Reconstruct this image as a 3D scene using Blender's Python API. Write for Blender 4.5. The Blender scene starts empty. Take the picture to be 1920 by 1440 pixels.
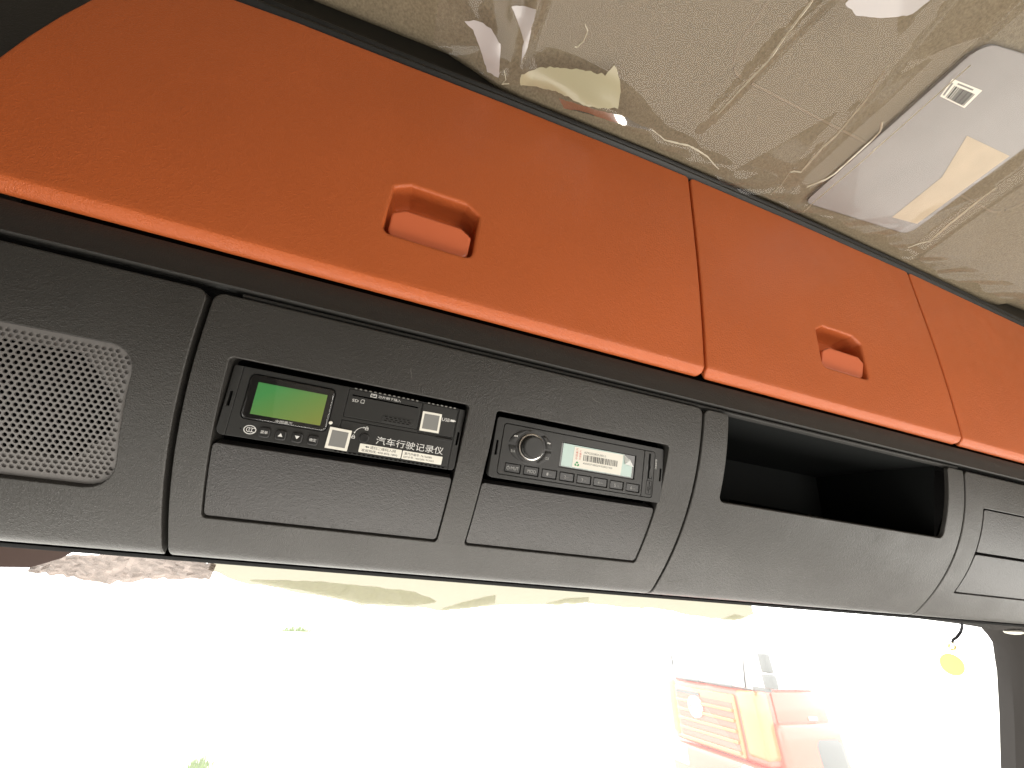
import bpy, bmesh, math, random
import numpy as np
from mathutils import Vector, Matrix
from mathutils.geometry import delaunay_2d_cdt

random.seed(7)
SC = bpy.context.scene
COL = SC.collection

# ------------------------------------------------------------------ camera, world, light, exposure
U = 0.31                              # metres per console unit (radio bay about 188 mm wide)
EYE = 2.65                            # eye height above the yard
TILT = math.radians(12.8)             # the locker fronts lean over the viewer
RX = Matrix.Rotation(TILT, 4, 'X')
GA = Matrix.Translation((0, 0, EYE)) @ RX            # console frame (metres) -> world
cx_ = Vector((0.94184673, 0.21120561, 0.26137508))   # console axes seen in camera axes (right, down, forward)
cy_ = Vector((-0.31720797, 0.3020386, 0.89897263))
cz_ = Vector((0.1109227, -0.92960469, 0.35147018))
right = Vector((cx_[0], cy_[0], cz_[0])); down = Vector((cx_[1], cy_[1], cz_[1])); fwd = Vector((cx_[2], cy_[2], cz_[2]))
cam = bpy.data.cameras.new('camera')
camo = bpy.data.objects.new('camera', cam); COL.objects.link(camo)
m3 = Matrix((right, -down, -fwd)).transposed()
camo.matrix_world = GA @ m3.to_4x4()
cam.sensor_width = 36; cam.lens = 36 * 724.53 / 1920
cam.clip_start = 0.01; cam.clip_end = 2000
SC.camera = camo

world = bpy.data.worlds.new('World'); SC.world = world; world.use_nodes = True
bg = world.node_tree.nodes['Background']
bg.inputs[0].default_value = (1.0, 0.985, 0.955, 1); bg.inputs[1].default_value = 5.2   # bright overcast daylight, far over-exposed

def area_portal(name, loc, rot, sx, sy):
    l = bpy.data.lights.new(name, 'AREA'); l.shape = 'RECTANGLE'; l.size = sx; l.size_y = sy
    l.cycles.is_portal = True
    o = bpy.data.objects.new(name, l); COL.objects.link(o); o.location = loc; o.rotation_euler = rot
    return o
area_portal('window_portal_front', (0.53, 0.83, EYE - 0.36), (math.radians(-90 + 22), 0, 0), 2.1, 0.95)
area_portal('window_portal_right', (1.66, 0.02, EYE - 0.27), (0, math.radians(90), 0), 0.80, 0.95)

def area_lamp(name, loc, target, sx, sy, watts, col):
    l = bpy.data.lights.new(name, 'AREA'); l.shape = 'RECTANGLE'; l.size = sx; l.size_y = sy; l.energy = watts; l.color = col
    o = bpy.data.objects.new(name, l); COL.objects.link(o); o.location = loc
    o.rotation_euler = (Vector(target) - Vector(loc)).to_track_quat('-Z', 'Y').to_euler(); return o
area_lamp('dash_fill', (0.52, 0.34, EYE - 0.84), (0.52, 0.26, EYE), 1.9, 0.70, 19, (1.0, 0.95, 0.87))   # added lamp standing in for light bounced off the dashboard
area_lamp('rear_fill', (1.10, -1.12, EYE - 0.62), (0.78, 0.4, EYE + 0.25), 0.8, 0.9, 15, (1.0, 0.95, 0.88))   # added fill lamp low behind the eye, standing in for bounced daylight

area_portal('window_portal_left', (-0.63, -0.10, EYE - 0.53), (0, math.radians(-90), 0), 0.62, 0.80)
SC.view_settings.view_transform = 'Standard'; SC.view_settings.look = 'None'
SC.view_settings.exposure = 0.12; SC.view_settings.gamma = 1.0; SC.view_settings.use_curve_mapping = False
SC.render.engine = 'CYCLES'
cyc = SC.cycles
cyc.use_denoising = True
try:
    cyc.denoiser = 'OPENIMAGEDENOISE'; cyc.denoising_input_passes = 'RGB_ALBEDO_NORMAL'; cyc.denoising_prefilter = 'ACCURATE'
except Exception:
    pass
cyc.max_bounces = 9; cyc.diffuse_bounces = 5; cyc.glossy_bounces = 4; cyc.transmission_bounces = 4; cyc.transparent_max_bounces = 12
cyc.caustics_reflective = False; cyc.caustics_refractive = False; cyc.sample_clamp_indirect = 6.0

# ------------------------------------------------------------------ materials
MATS = {}
def mat(name, col, rough=0.5, spec=0.5, metal=0.0, bump=None, vary=None, coat=0.0, emit=None, noise_rough=0.0):
    """bump=(scale, strength, kind); vary=(scale, amount, detail) varies the colour of the stuff itself"""
    m = bpy.data.materials.new(name); m.use_nodes = True; MATS[name] = m
    nt = m.node_tree; b = nt.nodes['Principled BSDF']
    b.inputs['Base Color'].default_value = (*col, 1); b.inputs['Roughness'].default_value = rough
    b.inputs['Specular IOR Level'].default_value = spec; b.inputs['Metallic'].default_value = metal
    b.inputs['Coat Weight'].default_value = coat
    if emit:
        b.inputs['Emission Color'].default_value = (*emit[0], 1); b.inputs['Emission Strength'].default_value = emit[1]
    tc = nt.nodes.new('ShaderNodeTexCoord')
    if vary:
        n = nt.nodes.new('ShaderNodeTexNoise'); n.inputs['Scale'].default_value = vary[0]; n.inputs['Detail'].default_value = vary[2]
        nt.links.new(tc.outputs['Object'], n.inputs['Vector'])
        r = nt.nodes.new('ShaderNodeMapRange'); r.inputs[1].default_value = 0.3; r.inputs[2].default_value = 0.7
        r.inputs[3].default_value = 1 - vary[1]; r.inputs[4].default_value = 1 + vary[1]
        nt.links.new(n.outputs['Fac'], r.inputs[0])
        mx = nt.nodes.new('ShaderNodeVectorMath'); mx.operation = 'SCALE'; mx.inputs[0].default_value = col
        nt.links.new(r.outputs[0], mx.inputs['Scale']); nt.links.new(mx.outputs[0], b.inputs['Base Color'])
    if noise_rough:
        n = nt.nodes.new('ShaderNodeTexNoise'); n.inputs['Scale'].default_value = 22; n.inputs['Detail'].default_value = 5
        nt.links.new(tc.outputs['Object'], n.inputs['Vector'])
        r = nt.nodes.new('ShaderNodeMapRange'); r.inputs[1].default_value = 0.3; r.inputs[2].default_value = 0.7
        r.inputs[3].default_value = rough - noise_rough; r.inputs[4].default_value = rough + noise_rough
        nt.links.new(n.outputs['Fac'], r.inputs[0]); nt.links.new(r.outputs[0], b.inputs['Roughness'])
    if bump:
        sc, st, kind = bump
        if kind == 'leather':
            v = nt.nodes.new('ShaderNodeTexVoronoi'); v.feature = 'DISTANCE_TO_EDGE'; v.inputs['Scale'].default_value = sc
            n = nt.nodes.new('ShaderNodeTexNoise'); n.inputs['Scale'].default_value = sc * 0.6; n.inputs['Detail'].default_value = 3
            ad = nt.nodes.new('ShaderNodeMath'); ad.operation = 'ADD'
            nt.links.new(tc.outputs['Object'], v.inputs['Vector']); nt.links.new(tc.outputs['Object'], n.inputs['Vector'])
            nt.links.new(v.outputs['Distance'], ad.inputs[0]); nt.links.new(n.outputs['Fac'], ad.inputs[1]); hsock = ad.outputs[0]
        else:
            n = nt.nodes.new('ShaderNodeTexNoise'); n.inputs['Scale'].default_value = sc; n.inputs['Detail'].default_value = 2
            nt.links.new(tc.outputs['Object'], n.inputs['Vector']); hsock = n.outputs['Fac']
        bp = nt.nodes.new('ShaderNodeBump'); bp.inputs['Strength'].default_value = st; bp.inputs['Distance'].default_value = 0.0006
        nt.links.new(hsock, bp.inputs['Height']); nt.links.new(bp.outputs[0], b.inputs['Normal'])
    return m

ORANGE = mat('orange_vinyl_plastic', (0.525, 0.120, 0.032), 0.37, 0.5, bump=(640, 0.62, 'leather'), vary=(6, 0.05, 3), noise_rough=0.06)
TONGUE = mat('orange_smooth_plastic', (0.56, 0.13, 0.05), 0.36, 0.5, bump=(900, 0.12, 'noise'))
BLACK = mat('grained_charcoal_plastic', (0.036, 0.034, 0.031), 0.41, 0.5, bump=(640, 0.60, 'leather'), vary=(9, 0.10, 4), noise_rough=0.05)
TRIM = mat('fine_grain_black_plastic', (0.027, 0.026, 0.024), 0.52, 0.45, bump=(640, 0.45, 'leather'))
LIDM = mat('lid_charcoal_plastic', (0.034, 0.032, 0.031), 0.38, 0.5, bump=(600, 0.60, 'leather'))
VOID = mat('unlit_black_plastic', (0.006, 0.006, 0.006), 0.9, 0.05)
RUBBER = mat('black_rubber', (0.012, 0.012, 0.011), 0.45, 0.45)
GRILLEM = mat('grey_perforated_plastic', (0.14, 0.132, 0.126), 0.40, 0.5)
DEV = mat('device_black_plastic', (0.022, 0.022, 0.021), 0.42, 0.45, bump=(1500, 0.10, 'noise'))
DEV2 = mat('device_button_plastic', (0.016, 0.016, 0.016), 0.36, 0.5)
GLOSS = mat('gloss_black_plastic', (0.010, 0.010, 0.010), 0.12, 0.5)
LCD = mat('green_lcd', (0.12, 0.26, 0.06), 0.35, 0.5, emit=((0.16, 0.36, 0.09), 0.10), vary=(40, 0.12, 1))
_n = LCD.node_tree; _b = _n.nodes['Principled BSDF']; _c = _n.nodes.new('ShaderNodeTexCoord'); _s = _n.nodes.new('ShaderNodeSeparateXYZ'); _n.links.new(_c.outputs['Object'], _s.inputs[0])  # green-to-olive ramp paints a reflection into the screen colour
_t = _n.nodes.new('ShaderNodeMath'); _t.operation = 'MULTIPLY_ADD'; _t.inputs[1].default_value = 15.0; _t.inputs[2].default_value = -0.28; _n.links.new(_s.outputs['X'], _t.inputs[0])
_u = _n.nodes.new('ShaderNodeMath'); _u.operation = 'MULTIPLY_ADD'; _u.inputs[1].default_value = -20.0; _u.inputs[2].default_value = 0.62; _n.links.new(_s.outputs['Y'], _u.inputs[0])
_v = _n.nodes.new('ShaderNodeMath'); _v.operation = 'ADD'; _n.links.new(_t.outputs[0], _v.inputs[0]); _n.links.new(_u.outputs[0], _v.inputs[1]); _r = _n.nodes.new('ShaderNodeValToRGB')
_r.color_ramp.elements[0].position = .0; _r.color_ramp.elements[0].color = (.06, .27, .075, 1); _r.color_ramp.elements[1].position = 1.0; _r.color_ramp.elements[1].color = (.22, .25, .045, 1)
_n.links.new(_v.outputs[0], _r.inputs[0]); _n.links.new(_r.outputs[0], _b.inputs['Base Color']); _n.links.new(_r.outputs[0], _b.inputs['Emission Color'])
INK = mat('white_print', (0.72, 0.72, 0.70), 0.5, 0.3)
GREYINK = mat('grey_print', (0.22, 0.22, 0.21), 0.5, 0.3)
DIMINK = mat('dim_grey_print', (0.36, 0.36, 0.35), 0.5, 0.3)
PAPER = mat('white_label_paper', (0.80, 0.78, 0.70), 0.45, 0.4)
BLKINK = mat('black_print', (0.03, 0.03, 0.03), 0.6, 0.3)
REDINK = mat('red_print', (0.60, 0.12, 0.08), 0.6, 0.3)
GRNINK = mat('green_print', (0.04, 0.30, 0.10), 0.6, 0.3)
SILVER = mat('bright_silver_trim', (0.75, 0.74, 0.72), 0.22, 0.5, metal=1.0)
STEEL = mat('dull_steel', (0.42, 0.42, 0.40), 0.35, 0.5, metal=0.8)
TEAL = mat('pale_teal_film', (0.42, 0.56, 0.52), 0.25, 0.5)
FABRIC = mat('taupe_headliner_fabric', (0.195, 0.160, 0.108), 0.95, 0.15, bump=(900, 0.5, 'noise'), vary=(420, 0.20, 2))
BOARD = mat('pale_grey_board', (0.27, 0.256, 0.252), 0.24, 0.5, vary=(14, 0.06, 4))
CABW = mat('cab_wall_grey', (0.34, 0.31, 0.27), 0.85, 0.2)
CABF = mat('unseen_floor_dark', (0.20, 0.18, 0.16), 0.9, 0.2)
PILLAR = mat('pillar_grey_plastic', (0.045, 0.042, 0.040), 0.80, 0.12, bump=(500, 0.3, 'leather'))
MAUVE = mat('header_brown_plastic', (0.10, 0.065, 0.055), 0.5, 0.4)
YARD = mat('pale_concrete', (0.62, 0.61, 0.58), 0.9, 0.2, vary=(0.6, 0.08, 5))
TRED = mat('truck_red_paint', (0.62, 0.055, 0.028), 0.30, 0.5, coat=0.6)
TORA = mat('truck_orange_paint', (0.70, 0.125, 0.03), 0.30, 0.5, coat=0.6)
TGREY = mat('truck_dark_grey', (0.075, 0.08, 0.08), 0.5, 0.4)
TWHT = mat('truck_white', (0.80, 0.80, 0.79), 0.3, 0.5)
TGLS = mat('truck_window_glass', (0.35, 0.37, 0.38), 0.05, 1.0, metal=0.6)
GRASS = mat('dry_green_grass', (0.10, 0.16, 0.03), 0.9, 0.1, vary=(3, 0.3, 3))
YELLOW = mat('yellow_tag_plastic', (0.80, 0.67, 0.28), 0.45, 0.4)
CABLE = mat('black_cable', (0.02, 0.02, 0.025), 0.5, 0.4)

def mix_mat(name, kind, **k):
    m = bpy.data.materials.new(name); m.use_nodes = True; nt = m.node_tree; nt.nodes.clear(); MATS[name] = m
    out = nt.nodes.new('ShaderNodeOutputMaterial'); N = nt.nodes.new; L = nt.links.new
    tr = N('ShaderNodeBsdfTransparent'); gl = N('ShaderNodeBsdfGlossy')
    gl.inputs['Roughness'].default_value = k.get('rough', 0.05)
    tr.inputs['Color'].default_value = (*k.get('tint', (1, 1, 1)), 1)
    fr = N('ShaderNodeLayerWeight'); fr.inputs['Blend'].default_value = 0.5      # Schlick reflectance, the same from both sides of a thin sheet
    pw = N('ShaderNodeMath'); pw.operation = 'POWER'; pw.inputs[1].default_value = k.get('pow', 4.0); L(fr.outputs['Facing'], pw.inputs[0])
    f0 = 2 * ((k.get('ior', 1.5) - 1) / (k.get('ior', 1.5) + 1)) ** 2
    ma = N('ShaderNodeMath'); ma.operation = 'MULTIPLY_ADD'; ma.inputs[1].default_value = 1 - f0; ma.inputs[2].default_value = f0; L(pw.outputs[0], ma.inputs[0])
    mx = N('ShaderNodeMixShader'); L(ma.outputs[0], mx.inputs[0]); L(tr.outputs[0], mx.inputs[1]); L(gl.outputs[0], mx.inputs[2])
    last = mx.outputs[0]
    if k.get('dust', 0):
        df = N('ShaderNodeBsdfDiffuse'); tl = N('ShaderNodeBsdfTranslucent')
        for s in (df, tl): s.inputs['Color'].default_value = (*k.get('dustcol', (0.9, 0.9, 0.87)), 1)
        m1 = N('ShaderNodeMixShader'); m1.inputs[0].default_value = k.get('translucent', 0.6)
        L(df.outputs[0], m1.inputs[1]); L(tl.outputs[0], m1.inputs[2])
        m2 = N('ShaderNodeMixShader'); m2.inputs[0].default_value = k['dust']
        if k.get('patchy'):
            tc = N('ShaderNodeTexCoord'); n = N('ShaderNodeTexNoise'); n.inputs['Scale'].default_value = k['patchy']; n.inputs['Detail'].default_value = 6
            L(tc.outputs['Object'], n.inputs['Vector'])
            r = N('ShaderNodeMapRange'); r.inputs[1].default_value = 0.42; r.inputs[2].default_value = 0.68
            r.inputs[3].default_value = k['dust'] * 0.94; r.inputs[4].default_value = min(1.0, k['dust'] * 1.1)
            L(n.outputs['Fac'], r.inputs[0]); L(r.outputs[0], m2.inputs[0])
        L(last, m2.inputs[1]); L(m1.outputs[0], m2.inputs[2]); last = m2.outputs[0]
    if k.get('bump'):
        tc = N('ShaderNodeTexCoord'); n = N('ShaderNodeTexNoise'); n.inputs['Scale'].default_value = k['bump'][0]; n.inputs['Detail'].default_value = 3
        L(tc.outputs['Object'], n.inputs['Vector'])
        bp = N('ShaderNodeBump'); bp.inputs['Strength'].default_value = k['bump'][1]; bp.inputs['Distance'].default_value = 0.004
        L(n.outputs['Fac'], bp.inputs['Height']); L(bp.outputs[0], gl.inputs['Normal']); L(bp.outputs[0], fr.inputs['Normal'])
    L(last, out.inputs['Surface'])
    return m
GLASS = mix_mat('dusty_windscreen_glass', 'g', rough=0.0, ior=1.18, pow=5.0, dust=0.10, translucent=0.85)
FILM = mix_mat('clear_protective_film', 'g', rough=0.04, ior=1.21, pow=5.0, dust=0.03, translucent=0.3, bump=(9, 0.22), tint=(0.97, 0.96, 0.94))
LENS = mix_mat('clear_display_lens', 'g', rough=0.03, ior=1.5)
CREAM = mix_mat('cream_masking_film', 'g', rough=0.3, ior=1.3, dust=0.985, dustcol=(0.245, 0.232, 0.180), translucent=0.92)
GREYREFL = mix_mat('painted_grey_reflection', 'g', rough=0.2, ior=1.4, dust=0.90, dustcol=(0.60, 0.60, 0.50), translucent=0.92, patchy=70)  # grey pieces painting reflections along the windscreen top
CRINK = mix_mat('crinkled_clear_film', 'g', rough=0.08, ior=1.6, dust=0.74, dustcol=(0.20, 0.160, 0.138), translucent=0.85, bump=(30, 0.6), tint=(0.46, 0.40, 0.36))

# ------------------------------------------------------------------ helpers
def link(o, parent=None):
    COL.objects.link(o)
    if parent is not None: o.parent = parent
    return o

def tag(o, label=None, cat=None, group=None, kind=None):
    if label: o['label'] = label
    if cat: o['category'] = cat
    if group: o['group'] = group
    if kind: o['kind'] = kind
    return o

def empty(name, M):
    o = bpy.data.objects.new(name, None); o.empty_display_size = 0.03; COL.objects.link(o); o.matrix_world = M
    return o

def mesh_obj(name, verts, faces, m, parent=None, smooth=True):
    me = bpy.data.meshes.new(name); me.from_pydata([tuple(v) for v in verts], [], faces)
    bm = bmesh.new(); bm.from_mesh(me); bmesh.ops.recalc_face_normals(bm, faces=bm.faces); bm.to_mesh(me); bm.free()
    if smooth:
        for p in me.polygons: p.use_smooth = True
        me.set_sharp_from_angle(angle=math.radians(38))
    me.materials.append(m)
    return link(bpy.data.objects.new(name, me), parent)

def bm_obj(name, bm, m, parent=None, smooth=True, ang=38):
    me = bpy.data.meshes.new(name); bmesh.ops.recalc_face_normals(bm, faces=bm.faces); bm.to_mesh(me); bm.free()
    if smooth:
        for p in me.polygons: p.use_smooth = True
        if ang: me.set_sharp_from_angle(angle=math.radians(ang))
    me.materials.append(m)
    return link(bpy.data.objects.new(name, me), parent)

def rpoly(pts, rad, inset=0.0, n=5):
    """CCW polygon, offset inwards by inset, corners rounded (n segments each)"""
    P = [Vector(p) for p in pts]; N = len(P); R = rad if isinstance(rad, (list, tuple)) else [rad] * N
    out = []
    for i in range(N):
        a, b, c = P[i - 1], P[i], P[(i + 1) % N]
        e1 = (b - a).normalized(); e2 = (c - b).normalized()
        n1 = Vector((-e1.y, e1.x)); n2 = Vector((-e2.y, e2.x))
        cr = e1.x * e2.y - e1.y * e2.x
        if abs(cr) < 1e-6:
            q = b + n1 * inset
        else:
            t = ((b + n2 * inset) - (b + n1 * inset)); s = (t.x * e2.y - t.y * e2.x) / cr
            q = b + n1 * inset + e1 * s
        r = R[i] - inset if cr > 0 else R[i] + inset
        r = max(r, 1e-5)
        d1 = -e1; d2 = e2
        th = math.acos(max(-1, min(1, d1.dot(d2))))
        if th > math.pi - 0.02:
            out += [q + d2 * ((k / n - 0.5) * 1e-6) for k in range(n + 1)]; continue
        tl = r / math.tan(th / 2); bis = (d1 + d2).normalized(); cen = q + bis * (r / math.sin(th / 2))
        p1 = q + d1 * tl - cen; p2 = q + d2 * tl - cen
        a1 = math.atan2(p1.y, p1.x); a2 = math.atan2(p2.y, p2.x); da = (a2 - a1 + math.pi) % (2 * math.pi) - math.pi
        out += [cen + Vector((math.cos(a1 + da * k / n), math.sin(a1 + da * k / n))) * r for k in range(n + 1)]
    return [(p.x, p.y) for p in out]

def rect(x0, y0, x1, y1): return [(x0, y0), (x1, y0), (x1, y1), (x0, y1)]

def inside(poly, x, y):
    c = False; j = len(poly) - 1
    for i in range(len(poly)):
        xi, yi = poly[i]; xj, yj = poly[j]
        if (yi > y) != (yj > y) and x < (xj - xi) * (y - yi) / (yj - yi) + xi: c = not c
        j = i
    return c

def plate_bm(outer, orad, holes=(), er=0.006, depth=0.03, n=5, bevel_n=4, qcuts=(), pcuts=(), hole_er=None, hole_depth=None):
    """sheet with rounded rims in (p, q, height) space; front at height 0, rims run back to -depth"""
    bm = bmesh.new(); loops = []
    def rim(pts, rad, sgn, e, dep):
        spec = [(sgn * e * 1.7, 0.0)] + [(sgn * e * (1 - math.sin(k / bevel_n * math.pi / 2)), -e * (1 - math.cos(k / bevel_n * math.pi / 2))) for k in range(bevel_n + 1)] + [(0.0, -dep)]
        prev = None; first = None
        for ins, h in spec:
            vs = [bm.verts.new((x, y, h)) for x, y in rpoly(pts, rad, ins, n)]
            if prev:
                for i in range(len(vs)):
                    j = (i + 1) % len(vs)
                    bm.faces.new((prev[i], prev[j], vs[j], vs[i]))
            else:
                first = vs
            prev = vs
        loops.append(first)
    rim(outer, orad, 1, er, depth)
    for h in holes:
        rim(h[0], h[1], -1, hole_er if hole_er is not None else er, hole_depth if hole_depth is not None else depth)
    co = []; edges = []; back = []
    for lp in loops:
        s = len(co)
        for v in lp: co.append(Vector((v.co.x, v.co.y))); back.append(v)
        edges += [(s + i, s + (i + 1) % len(lp)) for i in range(len(lp))]
    r = delaunay_2d_cdt(co, edges, [], 1, 1e-7)
    vmap = []
    for i, src in enumerate(r[3]):
        vmap.append(back[src[0]] if src else bm.verts.new((r[0][i].x, r[0][i].y, 0)))
    polys = [[(v.co.x, v.co.y) for v in lp] for lp in loops]
    for f in r[2]:
        x = sum(r[0][i].x for i in f) / 3; y = sum(r[0][i].y for i in f) / 3
        if not inside(polys[0], x, y) or any(inside(p, x, y) for p in polys[1:]): continue
        try: bm.faces.new([vmap[i] for i in f])
        except ValueError: pass
    for ax, cuts in ((1, qcuts), (0, pcuts)):
        for c in cuts:
            co_ = [0, 0, 0]; no = [0, 0, 0]; co_[ax] = c; no[ax] = 1
            bmesh.ops.bisect_plane(bm, geom=bm.verts[:] + bm.edges[:] + bm.faces[:], plane_co=co_, plane_no=no, dist=1e-6)
    return bm

def remap(bm, fn):
    for v in bm.verts: v.co = fn(v.co.x, v.co.y, v.co.z)
    return bm

def box_bm(bm, x0, x1, y0, y1, z0, z1, faces='all'):
    vs = [bm.verts.new(p) for p in ((x0, y0, z0), (x1, y0, z0), (x1, y1, z0), (x0, y1, z0), (x0, y0, z1), (x1, y0, z1), (x1, y1, z1), (x0, y1, z1))]
    for f in ((0, 3, 2, 1), (4, 5, 6, 7), (0, 1, 5, 4), (1, 2, 6, 5), (2, 3, 7, 6), (3, 0, 4, 7)):
        bm.faces.new([vs[i] for i in f])
    return bm

def box(name, x0, x1, y0, y1, z0, z1, m, parent=None, bev=0.0):
    bm = box_bm(bmesh.new(), x0, x1, y0, y1, z0, z1)
    if bev: bmesh.ops.bevel(bm, geom=bm.edges[:], offset=bev, segments=2, affect='EDGES', profile=0.5)
    return bm_obj(name, bm, m, parent)

def text(body, x0, y0, x1, y1, z, m, parent, rot=0, name='lettering', squeeze=True):
    """flat print fitted into the box x0..x1, y0..y1 (mm) of a device face"""
    c = bpy.data.curves.new('t', 'FONT'); c.body = body; c.resolution_u = 2; c.fill_mode = 'BOTH'
    o = bpy.data.objects.new('t', c); COL.objects.link(o); bpy.context.view_layer.update()
    me = bpy.data.meshes.new_from_object(o); COL.objects.unlink(o); bpy.data.objects.remove(o); bpy.data.curves.remove(c)
    co = np.array([v.co[:] for v in me.vertices]); 
    if rot == -90: co = np.c_[co[:, 1], -co[:, 0], co[:, 2]]
    if rot == 90: co = np.c_[-co[:, 1], co[:, 0], co[:, 2]]
    mn, mx = co.min(0), co.max(0); s = np.array([(x1 - x0) / max(1e-6, mx[0] - mn[0]), (y1 - y0) / max(1e-6, mx[1] - mn[1])])
    if not squeeze: s[:] = s.min()
    for v, p in zip(me.vertices, co):
        v.co = (x0 + (p[0] - mn[0]) * s[0], y0 + (p[1] - mn[1]) * s[1], z)
    me.name = name; me.materials.clear(); me.materials.append(m)
    return link(bpy.data.objects.new(name, me), parent)

def flat(name, polys, z, m, parent):
    """flat printed shapes"""
    vs = []; fs = []
    for p in polys:
        fs.append(list(range(len(vs), len(vs) + len(p)))); vs += [(x, y, z) for x, y in p]
    return mesh_obj(name, vs, fs, m, parent, smooth=False)

def ring_pts(cx, cy, rx, ry, n=28, a0=0, a1=360):
    return [(cx + rx * math.cos(math.radians(a0 + (a1 - a0) * i / n)), cy + ry * math.sin(math.radians(a0 + (a1 - a0) * i / n))) for i in range(n if a1 - a0 == 360 else n + 1)]

def annulus(name, cx, cy, rx, ry, w, z, m, parent, n=32):
    o = ring_pts(cx, cy, rx, ry, n); i = ring_pts(cx, cy, rx - w, ry - w, n)
    vs = [(x, y, z) for x, y in o + i]; fs = [(k, (k + 1) % n, n + (k + 1) % n, n + k) for k in range(n)]
    return mesh_obj(name, vs, fs, m, parent, smooth=False)

def tube_bm(path, r, n=8, bm=None, taper=None):
    bm = bm or bmesh.new(); rings = []
    P = [Vector(p) for p in path]
    for i, p in enumerate(P):
        d = (P[min(i + 1, len(P) - 1)] - P[max(i - 1, 0)]).normalized()
        a = d.orthogonal().normalized(); b = d.cross(a); rr = r if taper is None else r * taper[i]
        rings.append([bm.verts.new(p + (a * math.cos(2 * math.pi * k / n) + b * math.sin(2 * math.pi * k / n)) * rr) for k in range(n)])
    for r0, r1 in zip(rings, rings[1:]):
        for k in range(n): bm.faces.new((r0[k], r0[(k + 1) % n], r1[(k + 1) % n], r1[k]))
    bm.faces.new(rings[0][::-1]); bm.faces.new(rings[-1])
    return bm

def gframe(x, y, z): return GA @ Matrix.Translation((x * U, y * U, z * U))

# console profile: y as a function of z (console units)
_pz = np.array([.489, .47, .38, .28, .19, .13, .1, .01, -.07, -.107, -.147, -.177])
_py = np.array([1.024, 1.027, 1.0425, 1.066, 1.097, 1.127, 1.142, 1.196, 1.254, 1.286, 1.322, 1.352])
_pc = np.polyfit(_pz, _py, 4); _pd = np.polyder(_pc)
def on_console(base):
    bx, by, bz = base
    def fn(x, z, h):
        zz = max(z, RZ); y = float(np.polyval(_pc, zz)); d = float(np.polyval(_pd, zz)); l = math.hypot(1, d); ny_, nz_ = -1 / l, d / l; pz = zz
        if z < RZ:                                   # rolled lower lip
            th = math.atan2(-nz_, -ny_); cy, cz = y - RR * ny_, zz - RR * nz_
            th += (RZ - z) / RR * 1.60; ny_, nz_ = -math.cos(th), -math.sin(th); y, pz = cy + RR * ny_, cz + RR * nz_
        return Vector(((x - bx) * U, (y + ny_ * h - by) * U, (pz + nz_ * h - bz) * U))
    return fn
RZ, RR = -.140, .072
QC = [.45, .42, .39, .36, .33, .30, .27, .24, .21, .18, .15, .12, .09, .06, .03, 0, -.03, -.06, -.09, -.12, -.14, -.146, -.152, -.157, -.162, -.167, -.172, -.177, -.182]

# ------------------------------------------------------------------ large structure: cab shell (unseen parts added to enclose the light), windscreen, yard
CXC = 0.53                                   # middle of the cab
XL, XR = -0.60, 1.63                         # inner faces of the side walls
ZF, ZC = EYE - 1.45, EYE + 0.62
def struct(o): return tag(o, kind='structure')
CABD = mat('unseen_wall_dark', (0.07, 0.062, 0.055), 0.85, 0.2)  # unseen left wall coloured darker to dim that side
def wall_with_window(name, x0, x1, wy0, wy1, wz0, wz1):
    bm = bmesh.new()
    y0, y1 = -1.35, 0.60
    box_bm(bm, x0, x1, y0, wy0, ZF, ZC); box_bm(bm, x0, x1, wy1, y1, ZF, ZC)
    box_bm(bm, x0, x1, wy0, wy1, ZF, wz0); box_bm(bm, x0, x1, wy0, wy1, wz1, ZC)
    return struct(bm_obj(name, bm, CABW, None, smooth=False))
wl = wall_with_window('unseen_wall_left', XL - 0.06, XL, -0.50, 0.30, EYE - 0.85, EYE - 0.22); wl.data.materials[0] = CABD
wall_with_window('wall_right', XR, XR + 0.06, -0.46, 0.50, EYE - 0.60, EYE + 0.02)
struct(box('wall_back', XL - 0.06, XR + 0.06, -1.43, -1.35, ZF, ZC, CABW))
struct(box('unseen_cab_floor', XL - 0.06, XR + 0.06, -1.43, 1.25, ZF - 0.08, ZF, CABF))
struct(box('cab_roof', XL - 0.06, XR + 0.06, -1.43, 0.66, ZC, ZC + 0.05, CABW))
bm = bmesh.new(); box_bm(bm, XL, XR, 0.72, 1.05, ZF, EYE - 0.86); box_bm(bm, XL, XR, 0.55, 0.72, EYE - 1.2, EYE - 0.90)
struct(bm_obj('dashboard', bm, CABF, None))
def ws_y(z): return 0.667 - 0.41 * (z - EYE - 0.026)
# front bulkhead above the glass (behind the lockers)
zt = EYE + 0.115
vs = [(XL, ws_y(zt) - 0.015, zt), (XR, ws_y(zt) - 0.015, zt), (XR, ws_y(zt) + 0.03, zt), (XL, ws_y(zt) + 0.03, zt), (XL, 0.50, ZC), (XR, 0.50, ZC), (XR, 0.58, ZC), (XL, 0.58, ZC)]
struct(mesh_obj('front_bulkhead', vs, [(0, 1, 2, 3), (4, 5, 1, 0), (2, 6, 7, 3), (6, 5, 4, 7), (1, 5, 6, 2), (0, 3, 7, 4)], VOID, smooth=False))

# the yard
me = mesh_obj('ground', [(-400, -400, 0), (400, -400, 0), (400, 600, 0), (-400, 600, 0)], [(0, 1, 2, 3)], YARD, smooth=False); struct(me)

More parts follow.
